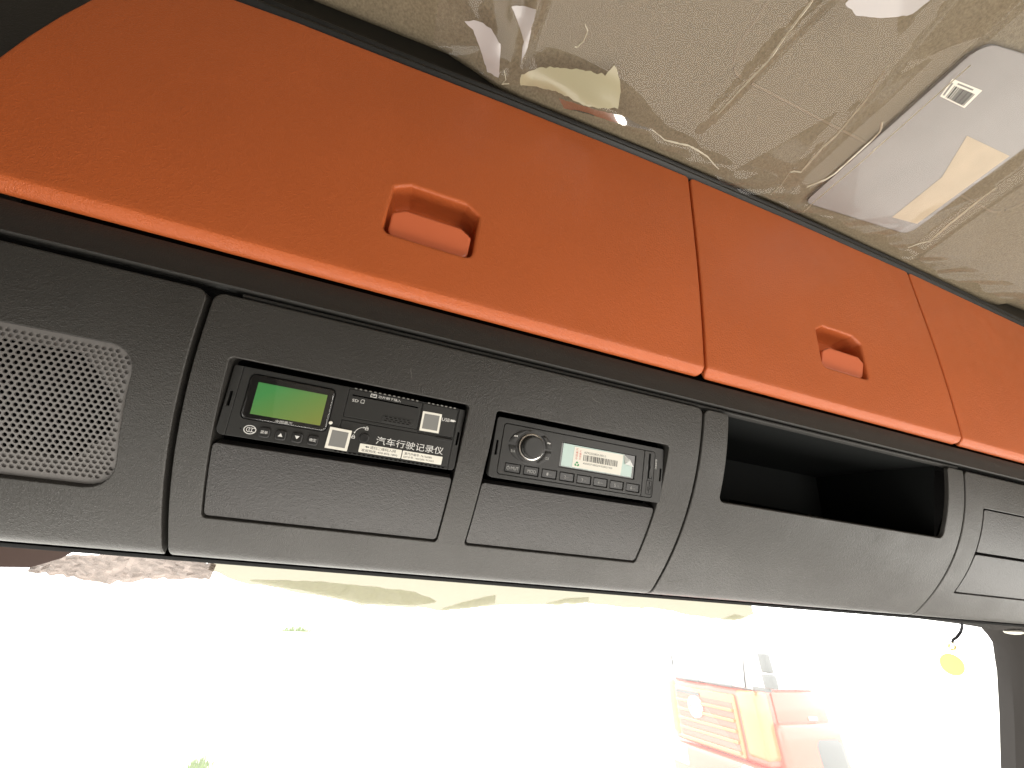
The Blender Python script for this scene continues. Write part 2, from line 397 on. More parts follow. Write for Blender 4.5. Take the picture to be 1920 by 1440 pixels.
# ceiling (headliner) in the console frame
def ceil_z(y): return 1.62 + 0.2 * (1 - y)
_ex = [-2.0, -0.9, -0.535, -0.348, -0.115, 0.017, 0.086, 0.2, 0.846, 1.595, 2.515, 3.10, 3.292, 3.40, 3.6, 4.2, 5.4]
_ez = [1.60, 1.635, 1.647, 1.659, 1.673, 1.634, 1.603, 1.590, 1.607, 1.628, 1.585, 1.57, 1.590, 1.64, 1.65, 1.63, 1.60]
def edge_z(x): return float(np.interp(x, _ex, _ez))
xs = np.linspace(-2.05, 5.35, 150); ys = [1.075, 1.06, 1.035, 1.01, 0.99, 0.965, 0.93, 0.88, 0.80, 0.6, 0.3, -0.2, -1.0, -2.4, -4.2]
vs = []; fs = []
for x in xs:
    ez = edge_z(x)
    for y in ys:
        t = max(0.0, min(1.0, (1.06 - y) / 0.20)); s = 1 - (1 - t) ** 2.4
        top = ceil_z(y) + max(0, ez - 1.60) * 0.5
        z = ez * (1 - s) + top * s
        if y > 1.03: z = ez + (y - 1.03) * 1.6
        vs.append(((x - 1.7) * U, y * U, (z - 1.6) * U))
ny = len(ys)
for i in range(len(xs) - 1):
    for j in range(ny - 1):
        fs.append((i * ny + j, (i + 1) * ny + j, (i + 1) * ny + j + 1, i * ny + j + 1))
hl = mesh_obj('ceiling', vs, fs, FABRIC); hl.matrix_world = gframe(1.7, 0, 1.6)
hl.data.set_sharp_from_angle(angle=math.radians(180)); struct(hl)
# pressed seam line of the headliner round the hatch
sp = rpoly([(0.865, 0.69), (0.865, -1.2), (2.56, -1.2), (2.56, 0.69)], 0.09, n=8)
sp = sp + [sp[0]]
dense = []
for (x0, y0), (x1, y1) in zip(sp, sp[1:]):
    k = max(1, int(math.hypot(x1 - x0, y1 - y0) / 0.05))
    dense += [(x0 + (x1 - x0) * i / k, y0 + (y1 - y0) * i / k) for i in range(k)]
path = [((x - 1.7) * U, y * U, (ceil_z(y) + max(0, edge_z(x) - 1.60) * 0.5 + 0.0045 - 1.6) * U) for x, y in dense]
SEAM = mat('headliner_seam', (0.235, 0.19, 0.132), 0.95, 0.1)
so = bm_obj('seam', tube_bm(path, 0.0026, 6), SEAM, hl)

# ------------------------------------------------------------------ storage doors
_dz = [0.60, 0.62, .7255, .80, .876, .97, 1.07, 1.17, 1.27, 1.37, 1.53, 1.6]
_dy = [1.000, .999, .9978, .9968, .9965, .9967, .999, 1.0027, 1.0055, 1.0098, 1.0144, 1.0165]
_dc = np.polyfit(_dz, _dy, 4); _dd = np.polyder(_dc)
DB, DR = 0.583, 0.031
def on_door(base):
    bx, by, bz = base
    def fn(x, z, h):
        y = float(np.polyval(_dc, max(z, 0.6))); d = float(np.polyval(_dd, z)) if z > 0.62 else 0.0
        if z < DB + DR:
            t = min(1.0, (DB + DR - z) / DR); g = .62 * t + 1.6 * max(0.0, t - .45) ** 2; sl = .62 + 3.2 * max(0.0, t - .45)
            y += DR * g; l = math.hypot(1, sl); ny_, nz_ = -1 / l, -sl / l
        else:
            l = math.hypot(1, d); ny_, nz_ = -1 / l, d / l
        return Vector(((x - bx) * U, (y + ny_ * h - by) * U, (z + nz_ * h - bz) * U))
    return fn
_tx = [-1.2, -0.709, -0.312, -0.086, 0.161, 0.844, 1.578, 2.412, 3.445, 4.3, 5.2]
_tz = [1.455, 1.481, 1.497, 1.508, 1.521, 1.545, 1.546, 1.533, 1.488, 1.44, 1.38]
def top_z(x): return float(np.interp(x, _tx, _tz))
DQ = [DB + DR * (1 - math.cos(k / 7 * math.pi / 2)) for k in range(1, 7)] + [DB + DR - .0015, DB + DR + .0015, .63, .66] + [round(.70 + .05 * k, 3) for k in range(18)]

def handle_poly(cx): return [(cx - .135, .768), (cx + .135, .768), (cx + .135, .938), (cx + .089, .967), (cx - .089, .967), (cx - .135, .938)], [.024, .024, .016, .018, .018, .016]
def make_door(x0, x1, hx, label, left_end=None, right_end=None):
    base = ((x0 + x1) / 2, 1.0, DB)
    root = empty('storage_door', gframe(*base)); tag(root, label, 'storage door', 'orange overhead storage doors')
    tops = [x for x in np.linspace(x1, x0, 9)][1:-1]
    if left_end:
        tops = [x for x in tops if x > left_end[0][0] + 0.05]
        pts = [left_end[-1], (x1, DB), (x1, top_z(x1))] + [(x, top_z(x)) for x in tops] + left_end[:-1]
        rad = [.012, .020, .02] + [0.3] * len(tops) + [0.12] * (len(left_end) - 1)
    elif right_end:
        tops = [x for x in tops if x < right_end[-1][0] - 0.05]
        pts = [(x0, DB)] + right_end + [(x, top_z(x)) for x in tops] + [(x0, top_z(x0))]
        rad = [.020] + [.012] + [0.12] * (len(right_end) - 1) + [0.3] * len(tops) + [.02]
    else:
        pts = [(x0, DB), (x1, DB), (x1, top_z(x1))] + [(x, top_z(x)) for x in tops] + [(x0, top_z(x0))]
        rad = [.020, .020, .02] + [0.3] * len(tops) + [.02]
    hp, hr = handle_poly(hx)
    bm = plate_bm(pts, rad, [(hp, hr)], er=.006, depth=.05, qcuts=DQ, pcuts=list(np.arange(x0 + .1, x1, .1)), hole_er=.009, hole_depth=.016)
    bm_obj('door_panel', remap(bm, on_door(base)), ORANGE, root, ang=50)
    # finger recess: walls and floor of the cup
    bm = bmesh.new(); prev = None
    for ins, h in ((0.0, -.013), (.001, -.045), (.003, -.085), (.010, -.095)):
        vsx = [bm.verts.new((x, y, h)) for x, y in rpoly(hp, hr, ins, 5)]
        if prev:
            for i in range(len(vsx)): bm.faces.new((prev[i], prev[(i + 1) % len(vsx)], vsx[(i + 1) % len(vsx)], vsx[i]))
        prev = vsx
    bm.faces.new(prev)
    bm_obj('handle_recess', remap(bm, on_door(base)), ORANGE, root)
    # grip tongue, leaning out at its top edge
    tp = [(hx - .122, .772), (hx + .122, .772), (hx + .122, .842), (hx + .086, .862), (hx - .086, .862), (hx - .122, .842)]
    bm = plate_bm(tp, [.020, .020, .012, .012, .012, .012], er=.006, depth=.05, qcuts=[.79, .81, .83, .85])
    f0 = on_door(base)
    bm_obj('handle', remap(bm, lambda x, z, h: f0(x, z, h - .016 + (z - .772) / .09 * .022)), TONGUE, root)
    return root
make_door(-1.115, 0.992, -0.022, 'widest orange storage door with the larger recessed handle above the two radio bays',
          left_end=[(-0.90, 1.455), (-1.005, 1.36), (-1.036, 1.241), (-1.062, 1.131), (-1.082, 1.024), (-1.097, 0.913), (-1.115, DB)])
make_door(1.002, 2.425, 1.735, 'orange storage door with recessed handle above the open pocket')
make_door(2.436, 4.535, 3.44, 'orange storage door cut off by the photo edge, beside the grey board on the ceiling',
          right_end=[(4.535, DB), (4.517, .913), (4.49, 1.07), (4.456, 1.241), (4.42, 1.36), (4.32, 1.43)])
# dark box behind the doors
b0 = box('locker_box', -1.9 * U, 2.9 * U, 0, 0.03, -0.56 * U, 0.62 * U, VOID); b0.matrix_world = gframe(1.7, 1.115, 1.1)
struct(b0)

# rubber seal above the doors: ribbed strip following the door tops
root = empty('rubber_seal', gframe(1.7, 1.0, 1.5)); tag(root, 'black ribbed rubber seal strip running between orange doors and fabric ceiling', 'seal')
prof = [(1.045, -.012), (1.022, .004), (1.012, .010), (1.004, .020), (1.006, .030), (1.014, .034), (1.008, .040), (1.004, .048), (1.008, .055), (1.014, .058), (1.014, .070), (1.026, .085), (1.03, .20)]
vs = []; fs = []; xs = np.linspace(-1.25, 4.7, 90); k = len(prof)
for x in xs:
    for (y, dz) in prof: vs.append(((x - 1.7) * U, (y + .006 - 1.0) * U, (top_z(x) + dz - 1.5) * U))
for i in range(len(xs) - 1):
    for j in range(k - 1): fs.append((i * k + j, (i + 1) * k + j, (i + 1) * k + j + 1, i * k + j + 1))
mesh_obj('seal_strip', vs, fs, RUBBER, root)
# end cap trim beyond the left and right doors
for nm, xa, xb in (('end_trim', -2.0, -1.0), ('end_trim', 4.4, 5.2)):
    o = box(nm, (xa - 1.7) * U, (xb - 1.7) * U, 0.04 * U, 0.12 * U, -1.0 * U, 0.8 * U, TRIM); o.matrix_world = gframe(1.7, 1.0, 1.1); struct(o)

# ------------------------------------------------------------------ trim rail under the doors
root = empty('trim_rail', gframe(1.7, 1.03, 0.53)); tag(root, 'long matt black trim rail below the orange doors', 'trim rail')
prof = [(1.09, .578), (1.045, .578), (1.034, .575), (1.030, .568), (1.026, .53), (1.0205, .497), (1.0195, .492), (1.0215, .4885), (1.028, .4885), (1.06, .492)]
vs = []; fs = []; xs = np.linspace(-1.7, 5.1, 60); k = len(prof)
for x in xs:
    for (y, z) in prof: vs.append(((x - 1.7) * U, (y - 1.03) * U, (z - 0.53) * U))
for i in range(len(xs) - 1):
    for j in range(k - 1): fs.append((i * k + j, (i + 1) * k + j, (i + 1) * k + j + 1, i * k + j + 1))
mesh_obj('rail', vs, fs, TRIM, root)
prof = [(1.06, .4835), (1.034, .4835), (1.0315, .482), (1.031, .477), (1.033, .4755), (1.06, .4755)]
vs = []; fs = []; xs = np.linspace(-0.435, 2.40, 30); k = len(prof)
for x in xs:
    for (y, z) in prof: vs.append(((x - 1.7) * U, (y - 1.03) * U, (z - 0.53) * U))
for i in range(len(xs) - 1):
    for j in range(k - 1): fs.append((i * k + j, (i + 1) * k + j, (i + 1) * k + j + 1, i * k + j + 1))
mesh_obj('lower_bead', vs, fs, TRIM, root)
b0 = box('rail_backing', -3.4 * U, 3.4 * U, 0, 0.02, -.018 * U, .06 * U, VOID); b0.matrix_world = gframe(1.7, 1.062, 0.50); struct(b0)

# ------------------------------------------------------------------ console panels
PT, PB = 0.4695, -0.190
def bottom_roll(base):
    """rolled lower lip of the console fascia, part of each panel"""
    return None
def panel(x0, x1, label, holes=(), outer=None, orad=None, er=.0035, pstep=.08, depth=.045):
    base = ((x0 + x1) / 2, 1.15, 0.14)
    root = empty('console_panel', gframe(*base)); tag(root, label, 'console panel', 'charcoal console panels')
    pts = outer or rect(x0, PB, x1, PT); rad = orad or [.022, .022, .024, .024]
    bm = plate_bm(pts, rad, holes, er=er, depth=depth, qcuts=QC, pcuts=list(np.arange(x0 + pstep, x1, pstep)), hole_er=.0025, hole_depth=.06)
    bm_obj('panel_skin', remap(bm, on_console(base)), BLACK, root, ang=50)
    return root, base

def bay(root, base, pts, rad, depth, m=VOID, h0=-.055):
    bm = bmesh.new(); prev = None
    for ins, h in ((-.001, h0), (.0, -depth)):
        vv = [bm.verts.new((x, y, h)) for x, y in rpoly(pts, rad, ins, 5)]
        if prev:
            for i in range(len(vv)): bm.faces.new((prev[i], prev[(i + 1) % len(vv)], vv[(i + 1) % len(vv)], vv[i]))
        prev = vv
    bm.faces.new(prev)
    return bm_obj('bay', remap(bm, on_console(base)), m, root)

SCUFF = mat('pale_scuff', (0.13, 0.125, 0.115), 0.7, 0.3)
def scuff(root, base, path, w=.0011):
    """thin pale scratch in the plastic skin"""
    P = [Vector(p) for p in path]; d = []; f0 = on_console(base)
    for a, b in zip(P, P[1:]):
        k = max(2, int((b - a).length / .006)); d += [a + (b - a) * (i / k) + Vector((random.uniform(-1, 1), random.uniform(-1, 1))) * .0012 for i in range(k)]
    vs = []
    for i, p in enumerate(d):
        t = (d[min(i + 1, len(d) - 1)] - d[max(i - 1, 0)]).normalized(); nr = Vector((-t.y, t.x)) * w * random.uniform(.25, 1.1)
        vs += [f0(p.x + nr.x, p.y + nr.y, .0006), f0(p.x - nr.x, p.y - nr.y, .0006)]
    return mesh_obj('scratch', vs, [(2 * i, 2 * i + 1, 2 * i + 3, 2 * i + 2) for i in range(len(d) - 1)], SCUFF, root)
def lid(root, base, x0, z0, x1, z1, drop=0.004):
    bm = plate_bm(rect(x0, z0, x1, z1),   .010, er=.0018, depth=.03, qcuts=[q for q in QC if z0 < q < z1], pcuts=list(np.arange(x0 + .1, x1, .1)))
    f0 = on_console(base)
    return bm_obj('lid', remap(bm, lambda x, z, h: f0(x, z, h - drop)), LIDM, root, ang=50)

OA, OB = (-.420, -.0585, .1885, .3205), (.2715, -.0585, .8755, .3215)
r_, b_ = panel(-.4915, .9985, 'charcoal console panel holding the trip recorder and the car radio', holes=[(rect(*OA), .010), (rect(*OB), .010)])
for O in (OA, OB):
    bay(r_, b_, rect(*O), .010, .30)
    lid(r_, b_, O[0] + .0035, O[1] + .004, O[2] - .0035, .1185)

for P_ in ([(.563, .427), (.573, .415), (.585, .411), (.608, .409)], [(.573, .378), (.569, .364), (.575, .354), (.571, .345)], [(.006, .387), (.017, .352)]): scuff(r_, b_, P_)
# open pocket panel: U-shaped front
out = [(1.0065, PB), (2.4245, PB), (2.4245, PT), (2.318, PT), (2.318, .172), (1.118, .172), (1.112, PT), (1.0065, PT)]
r_, b_ = panel(1.0065, 2.4245, 'charcoal console panel with the deep open storage pocket', outer=out, orad=[.022, .022, .010, .012, .022, .022, .012, .024], depth=.014)
bm = bmesh.new()
yb = 1.55
for P in ([(1.10, 1.075, .482), (2.33, 1.075, .482), (2.26, yb, .46), (1.17, yb, .46)], [(1.10, 1.14, .170), (2.33, 1.14, .170), (2.26, yb, .235), (1.17, yb, .235)],
          [(1.10, 1.075, .482), (1.17, yb, .46), (1.17, yb, .235), (1.10, 1.14, .170)], [(2.33, 1.075, .482), (2.26, yb, .46), (2.26, yb, .235), (2.33, 1.14, .170)],
          [(1.17, yb, .46), (2.26, yb, .46), (2.26, yb, .235), (1.17, yb, .235)]):
    bm.faces.new([bm.verts.new(((x - b_[0]) * U, (y - b_[1]) * U, (z - b_[2]) * U)) for x, y, z in P])
for P_ in ([(1.041, -.113), (1.093, -.105), (1.149, -.101)], [(1.803, -.053), (1.861, .021), (1.942, .143)], [(1.673, -.002), (1.75, .011)], [(2.363, -.095), (2.41, -.094)]): scuff(r_, b_, P_, .0009)
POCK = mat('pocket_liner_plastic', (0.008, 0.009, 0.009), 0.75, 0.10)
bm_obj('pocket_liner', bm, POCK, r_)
bm = bmesh.new()
for s in (0, 1):
    P = [(1.615 + .04 * s, 1.16, .178), (1.630 + .04 * s, 1.16, .178), (1.625 + .04 * s, yb - .02, .247), (1.610 + .04 * s, yb - .02, .247)]
    lo = [bm.verts.new(((x - b_[0]) * U, (y - b_[1]) * U, (z - .004 - b_[2]) * U)) for x, y, z in P]
    hi = [bm.verts.new(((x - b_[0]) * U, (y - b_[1]) * U, (z + .010 - b_[2]) * U)) for x, y, z in P]
    bm.faces.new(hi)
    for i in range(4): bm.faces.new((lo[i], lo[(i + 1) % 4], hi[(i + 1) % 4], hi[i]))
bm_obj('pocket_rib', bm, POCK, r_)

# blank-lid panel
OC = (2.559, -.0445, 3.166, .3255)
r_, b_ = panel(2.4335, 3.93, 'charcoal console panel with two blank lids cut off by the photo edge', holes=[(rect(*OC), .008)])
bay(r_, b_, rect(*OC), .008, .12)
lid(r_, b_, OC[0] + .016, .1375, OC[2] - .003, OC[3] - .0055, drop=.004)
lid(r_, b_, OC[0] + .016, OC[1] + .004, OC[2] - .003, .1265, drop=.004)

# speaker panel with perforated grille
GX0, GX1, GZ0, GZ1 = -1.05, -.604, -.018, .297
gp = rect(GX0, GZ0, GX1, GZ1); gr = [.06, .062, .055, .06]
r_, b_ = panel(-1.42, -.5055, 'charcoal console panel with the perforated speaker grille', holes=[(gp, gr)], orad=[.022, .03, .026, .022])
# perforated sheet
pitch, rowh, hr_ = .01335, .01165, .0050
hp = []; j = 0; inner = rpoly(gp, gr, .010, 6)
z = GZ0 + .0085
while z < GZ1:
    x = GX0 + .01 + (pitch / 2 if j % 2 else 0)
    while x < GX1:
        if inside(inner, x, z) and x > -.90: hp.append((x, z))
        x += pitch
    z += rowh * .93; j += 1
bm = bmesh.new(); loops = []
op = rpoly(gp, gr, .0005, 6)
loops.append([bm.verts.new((x, y, 0)) for x, y in op])
for x, z in hp:
    loops.append([bm.verts.new((x + hr_ * math.cos(t * math.pi / 4), z + hr_ * .92 * math.sin(t * math.pi / 4), 0)) for t in range(8)])
co = []; edges = []; back = []; own = []
for li, lp in enumerate(loops):
    s = len(co)
    for v in lp: co.append(Vector((v.co.x, v.co.y))); back.append(v); own.append(li)
    edges += [(s + i, s + (i + 1) % len(lp)) for i in range(len(lp))]
r = delaunay_2d_cdt(co, edges, [], 1, 1e-7)
mp = [s[0] if s else None for s in r[3]]
for f in r[2]:
    if any(mp[i] is None for i in f): continue
    o3 = {own[mp[i]] for i in f}
    if len(o3) == 1 and 0 not in o3: continue
    if o3 == {0} and not inside(op, sum(r[0][i].x for i in f) / 3, sum(r[0][i].y for i in f) / 3): continue
    try: bm.faces.new([back[mp[i]] for i in f])
    except ValueError: pass
for lp in loops[1:]:
    lo = [bm.verts.new((v.co.x, v.co.y, -.0035)) for v in lp]
    for i in range(8): bm.faces.new((lp[i], lp[(i + 1) % 8], lo[(i + 1) % 8], lo[i]))
f0 = on_console(b_)
g = bm_obj('grille', remap(bm, lambda x, z, h: f0(x, z, h - .013)), GRILLEM, r_); g['kind'] = 'stuff'
# blind rim behind the grille (the outer holes are only dimples), open in the middle
oct_ = [(-.98, .03), (-.70, .03), (-.632, .10), (-.632, .18), (-.71, .262), (-.98, .262)]
bm = plate_bm(rpoly(gp, gr, -.004, 6), .001, [(oct_, .02)], er=.001, depth=.02, n=3, qcuts=QC)
bm_obj('grille_backing', remap(bm, lambda x, z, h: f0(x, z, h - .0175)), GRILLEM, r_)
bay(r_, b_, gp, gr, .14, h0=-.05)

# rolled lower lip and dark closing line under the console
LX0, LX1 = -1.45, 4.0
prof = [(1.40, -.172), (1.425, -.182), (1.445, -.1866), (1.46, -.1870), (1.48, -.179), (1.75, -.02)]
vs = []; fs = []; xs = np.linspace(LX0, LX1, 60); k = len(prof)
for x in xs:
    for (y, z) in prof: vs.append(((x - 1.7) * U, (y - 1.36) * U, (z + .18) * U))
for i in range(len(xs) - 1):
    for j in range(k - 1): fs.append((i * k + j, (i + 1) * k + j, (i + 1) * k + j + 1, i * k + j + 1))
o = mesh_obj('lower_closing_strip', vs, fs, VOID); o.matrix_world = gframe(1.7, 1.36, -.18)
tag(o, 'thin black closing strip along the lower edge of the charcoal console panels', 'trim strip')

# ------------------------------------------------------------------ device frames
def device(name, bl, br, tl, label, cat, W=181.0, H=54.0):
    """face frame from its bottom-left, bottom-right, top-left corners (console units); local axes in mm/1000"""
    A, B, C = (Vector(p) * U for p in (bl, br, tl))
    ex = (B - A).normalized(); ey = (C - A); ey = (ey - ex * ey.dot(ex)).normalized(); ez = ex.cross(ey)
    k = (B - A).length / (W / 1000); ky = (C - A).length / (H / 1000)
    M = Matrix(((ex.x * k, ey.x * ky, ez.x * k, A.x), (ex.y * k, ey.y * ky, ez.y * k, A.y), (ex.z * k, ey.z * ky, ez.z * k, A.z), (0, 0, 0, 1)))
    o = empty(name, GA @ M); tag(o, label, cat); return o
MM = 0.001
def dplate(name, root, pts, rad, m, z=0.0, er=.3, depth=2.0, holes=(), n=4, hole_er=None, hole_depth=None):
    bm = plate_bm(pts, rad, holes, er=er, depth=depth, n=n, bevel_n=3, hole_er=hole_er, hole_depth=hole_depth)
    return bm_obj(name, remap(bm, lambda x, y, h: Vector((x * MM, y * MM, (z + h) * MM))), m, root)
def dtext(body, x0, y0, x1, y1, z, m, root, rot=0, squeeze=True, name='lettering'):
    return text(body, x0 * MM, y0 * MM, x1 * MM, y1 * MM, z * MM, m, root, rot, name, squeeze)
def dflat(name, polys, z, m, root): return flat(name, [[(x * MM, y * MM) for x, y in p] for p in polys], z * MM, m, root)
def dbox(name, x0, x1, y0, y1, z0, z1, m, root, bev=0): return box(name, x0 * MM, x1 * MM, y0 * MM, y1 * MM, z0 * MM, z1 * MM, m, root, bev * MM)
def dboxes(name, L, m, root):
    bm = bmesh.new()
    for b in L: box_bm(bm, *[v * MM for v in b])
    return bm_obj(name, bm, m, root, smooth=False)
def cylinder(name, cx, cy, r, z0, z1, m, root, er=.4, n=40, sx=1.0):
    bm = bmesh.new(); prev = None
    for rr, z in ((r, z0), (r, z1 - er), (r - er * .3, z1 - er * .3), (r - er, z1), (r - er * 2.2, z1)):
        v = [bm.verts.new(((cx + rr * sx * math.cos(2 * math.pi * k / n)) * MM, (cy + rr * math.sin(2 * math.pi * k / n)) * MM, z * MM)) for k in range(n)]
        if prev:
            for k in range(n): bm.faces.new((prev[k], prev[(k + 1) % n], v[(k + 1) % n], v[k]))
        prev = v
    bm.faces.new(prev)
    return bm_obj(name, bm, m, root)

# ------------------------------------------------------------------ trip recorder
R = device('trip_recorder', (-.414, 1.1215, .140), (.184, 1.1215, .140), (-.415, 1.082, .311), 'black vehicle trip recorder with green display set in the console bay', 'trip recorder')
dbox('housing', 1.5, 179.5, 1, 53, -60, -2.6, VOID, R)
for x0, x1, rd, s in ((0, 6.3, [4.5, .3, .3, 1.5], (1.9, 4.0)), (175.6, 181, [.3, 3.0, 1.5, .3], (177.8, 179.7))):
    dplate('release_tab', R, rect(x0, 0, x1, 54), rd, DEV, depth=6, holes=[(rect(s[0], 22, s[1], 33.6), .2)], hole_er=.1, hole_depth=2.5)
win = rect(12.2, 14.2, 74.6, 50.2)
dplate('faceplate', R, rect(6.6, 0, 175.3, 54), .4, DEV, depth=6,
       holes=[(win, 4.5), (rect(83.4, 29.3, 143.4, 53.2), .6), (rect(143.9, 27.6, 174.7, 53.2), .5), (rect(83.2, 1.9, 174.9, 26.9), .5)], hole_er=.2, hole_depth=2.4)
d = dplate('display', R, rect(12.5, 14.5, 74.3, 49.9), 4.3, GLOSS, z=1.0, er=1.6, depth=4, n=6)
dplate('screen', d, rect(19.1, 18.9, 68.9, 44), .3, LCD, z=1.12, er=.05, depth=.1)
dplate('display_lens', d, rect(13.4, 15.4, 73.4, 49.0), 3.6, LENS, z=1.75, er=.5, depth=.6, n=6)
dtext('中国重汽', 37.4, 15.6, 49.3, 17.7, 1.16, INK, d)
cylinder('clear_nub', 75.9, 22.6, 1.4, -.5, 1.2, PAPER, R, er=.5, n=16)
cylinder('pin_hole', 15.3, 6.7, .45, -.5, .03, VOID, R, er=.02, n=10)
annulus('approval_mark', 21.7 * MM, 6.8 * MM, 4.3 * MM, 3.45 * MM, .55 * MM, .06 * MM, INK, R)
for i in range(3): dtext('C', 19.1 + 1.75 * i, 5.0, 21.5 + 1.75 * i, 8.6, .06 + .01 * i, INK, R)
for i, cxb in enumerate((31.8, 43.2, 54.9, 66.4)):
    b = dplate('button', R, rect(cxb - 3.9, 2.6, cxb + 3.9, 10.7), 2.3, DEV2, z=1.1, er=.7, depth=1.6, n=5)
    if i == 0: dtext('菜单', cxb - 2.5, 5.4, cxb + 2.5, 7.9, 1.16, INK, b)
    if i == 3: dtext('确定', cxb - 2.5, 5.4, cxb + 2.5, 7.9, 1.16, INK, b)
    if i == 1: dflat('symbol', [[(cxb - 1.7, 5.3), (cxb + 1.7, 5.3), (cxb, 8.0)]], 1.16, INK, b)
    if i == 2: dflat('symbol', [[(cxb - 1.7, 8.0), (cxb, 5.3), (cxb + 1.7, 8.0)]], 1.16, INK, b)
cd = dplate('card_door', R, rect(83.8, 29.7, 143.0, 52.8), .5, DEV, depth=2.4, holes=[(rect(86.6, 47.5, 140.4, 48.8), .5)], hole_er=.1, hole_depth=2.3)
dflat('icon', [[(100.7, 49.3), (105.5, 49.3), (105.5, 49.8), (100.7, 49.8)], [(100.7, 51.7), (105.5, 51.7), (105.5, 52.2), (100.7, 52.2)],
               [(100.7, 49.8), (101.2, 49.8), (101.2, 51.7), (100.7, 51.7)], [(105.0, 49.8), (105.5, 49.8), (105.5, 51.7), (105.0, 51.7)], [(101.9, 50.9), (104.3, 50.9), (104.3, 51.2), (101.9, 51.2)]], .06, INK, cd)
dtext('芯片朝下插入', 107.0, 49.7, 125.4, 51.9, .06, INK, cd)
dtext('SD', 87.6, 42.8, 92.5, 45.1, .06, INK, cd)
sdp = [(94.2, 42.8), (97.0, 42.8), (97.0, 45.9), (95.0, 45.9), (94.2, 45.0)]
dflat('icon', [[sdp[i], sdp[(i + 1) % 5], tuple(sdp[(i + 1) % 5][k] * .78 + (95.6, 44.3)[k] * .22 for k in (0, 1)), tuple(sdp[i][k] * .78 + (95.6, 44.3)[k] * .22 for k in (0, 1))] for i in range(5)], .06, INK, cd)
dplate('speaker_ledge', cd, [(113.2, 30.9), (136.5, 30.9), (139.2, 33.0), (139.2, 36.6), (115, 36.6), (113.2, 35)], 1.0, DEV, z=.25, er=.2, depth=.4)
dboxes('speaker_slits', [(115.4 + 3.65 * i + (1.2 if j == 1 else 0), 117.6 + 3.65 * i + (1.2 if j == 1 else 0), 32.0 + 1.6 * j, 32.6 + 1.6 * j, .1, .29) for j in range(3) for i in range(6)], VOID, cd)
ud = dplate('port_cover', R, rect(144.2, 28.0, 174.4, 52.8), .5, DEV, depth=2.4)
dtext('USB', 162.3, 40.8, 169.0, 43.8, .06, INK, ud)
dflat('icon', [[(169.6, 41.5), (173.2, 41.5), (173.2, 43.4), (169.6, 43.4)], [(173.2, 42.0), (174.3, 42.0), (174.3, 42.9), (173.2, 42.9)]], .06, INK, ud)
lp = dplate('lower_cover', R, rect(83.6, 2.2, 174.6, 26.5), .5, DEV, z=.1, depth=2.4)
dplate('latch', lp, [(162.2, 24.0), (174.4, 24.0), (174.4, 26.2), (159.6, 26.2)], .4, DEV2, z=.7, er=.25, depth=.8)
dtext('汽车行驶记录仪', 112.9, 11.7, 168.8, 18.2, .16, INK, lp)
cylinder('lock_knob', 103.4, 15.0, 3.9, 0, .9, DEV2, lp, er=.5)
cylinder('lock_core', 103.4, 15.0, 2.5, .5, .75, GLOSS, lp, er=.3, n=24)
def padlock(x, y, shift):
    body = [(x - 1.3, y - 1.5), (x + 1.3, y - 1.5), (x + 1.3, y + .3), (x - 1.3, y + .3)]
    dflat('icon', [[(body[i][0], body[i][1]), body[(i + 1) % 4], (x + (body[(i + 1) % 4][0] - x) * .62, y - .6 + (body[(i + 1) % 4][1] - y + .6) * .5), (x + (body[i][0] - x) * .62, y - .6 + (body[i][1] - y + .6) * .5)] for i in range(4)], .16, INK, lp)
    o = ring_pts(x + shift, y + .3, 1.0, 1.3, 10, 0, 180); i_ = ring_pts(x + shift, y + .3, .62, .9, 10, 0, 180)
    dflat('icon', [[o[k], o[k + 1], i_[k + 1], i_[k]] for k in range(10)], .165, INK, lp)
padlock(103.7, 23.0, 0); padlock(94.9, 14.6, 0)
o = ring_pts(102.0, 16.6, 7.1, 6.9, 10, 95, 165); i_ = ring_pts(102.0, 16.6, 6.7, 6.5, 10, 95, 165)
dflat('icon', [[o[k], o[k + 1], i_[k + 1], i_[k]] for k in range(10)] + [[(101.0, 22.6), (102.6, 23.3), (101.0, 24.0)], [(94.6, 18.6), (95.0, 17.0), (95.9, 18.4)]], .16, INK, lp)
s1 = dplate('sticker', R, [(76.0, 2.3), (92.7, 2.1), (93.1, 19.1), (76.4, 19.5)], .3, PAPER, z=1.25, er=.08, depth=1.1)
dflat('printed_patch', [[(78.2, 4.4), (90.7, 4.3), (91.0, 17.1), (78.5, 17.4)]], 1.29, GREYINK, s1)
s2 = dplate('sticker', R, [(145.3, 29.1), (161.8, 29.4), (161.5, 46.4), (145.0, 46.1)], .3, PAPER, z=.35, er=.08, depth=.3)
dflat('printed_patch', [[(147.0, 31.2), (160.0, 31.3), (159.7, 44.5), (146.8, 44.2)]], .39, GREYINK, s2)
s3 = dplate('sticker', R, rect(101.3, 3.1, 135.0, 10.2), .6, PAPER, z=.32, er=.06, depth=.25)
dtext('请扫二维码入网', 109.5, 6.9, 130.0, 9.4, .35, BLKINK, s3)
dflat('arrow', [[(105.6, 8.1), (107.0, 9.0), (107.0, 8.5), (108.8, 8.5), (108.8, 7.7), (107.0, 7.7), (107.0, 7.2)]], .35, BLKINK, s3)
dtext('客服热线: 400-876-1890', 103.4, 3.9, 132.0, 6.2, .35, BLKINK, s3)
s4 = dplate('sticker', R, rect(135.7, 3.0, 169.3, 10.1), .6, PAPER, z=.32, er=.06, depth=.25)
dtext('重汽件编号: 76156080', 137.4, 6.8, 160.5, 9.0, .35, BLKINK, s4)
dtext('SIM卡号: 14412851333002', 137.0, 4.1, 162.5, 6.1, .35, BLKINK, s4)
for i in range(14): dbox('vent_tooth', 87.5 + 3.84 * i, 89.3 + 3.84 * i, 53.3, 54.25, -.6, .25, STEEL, R)
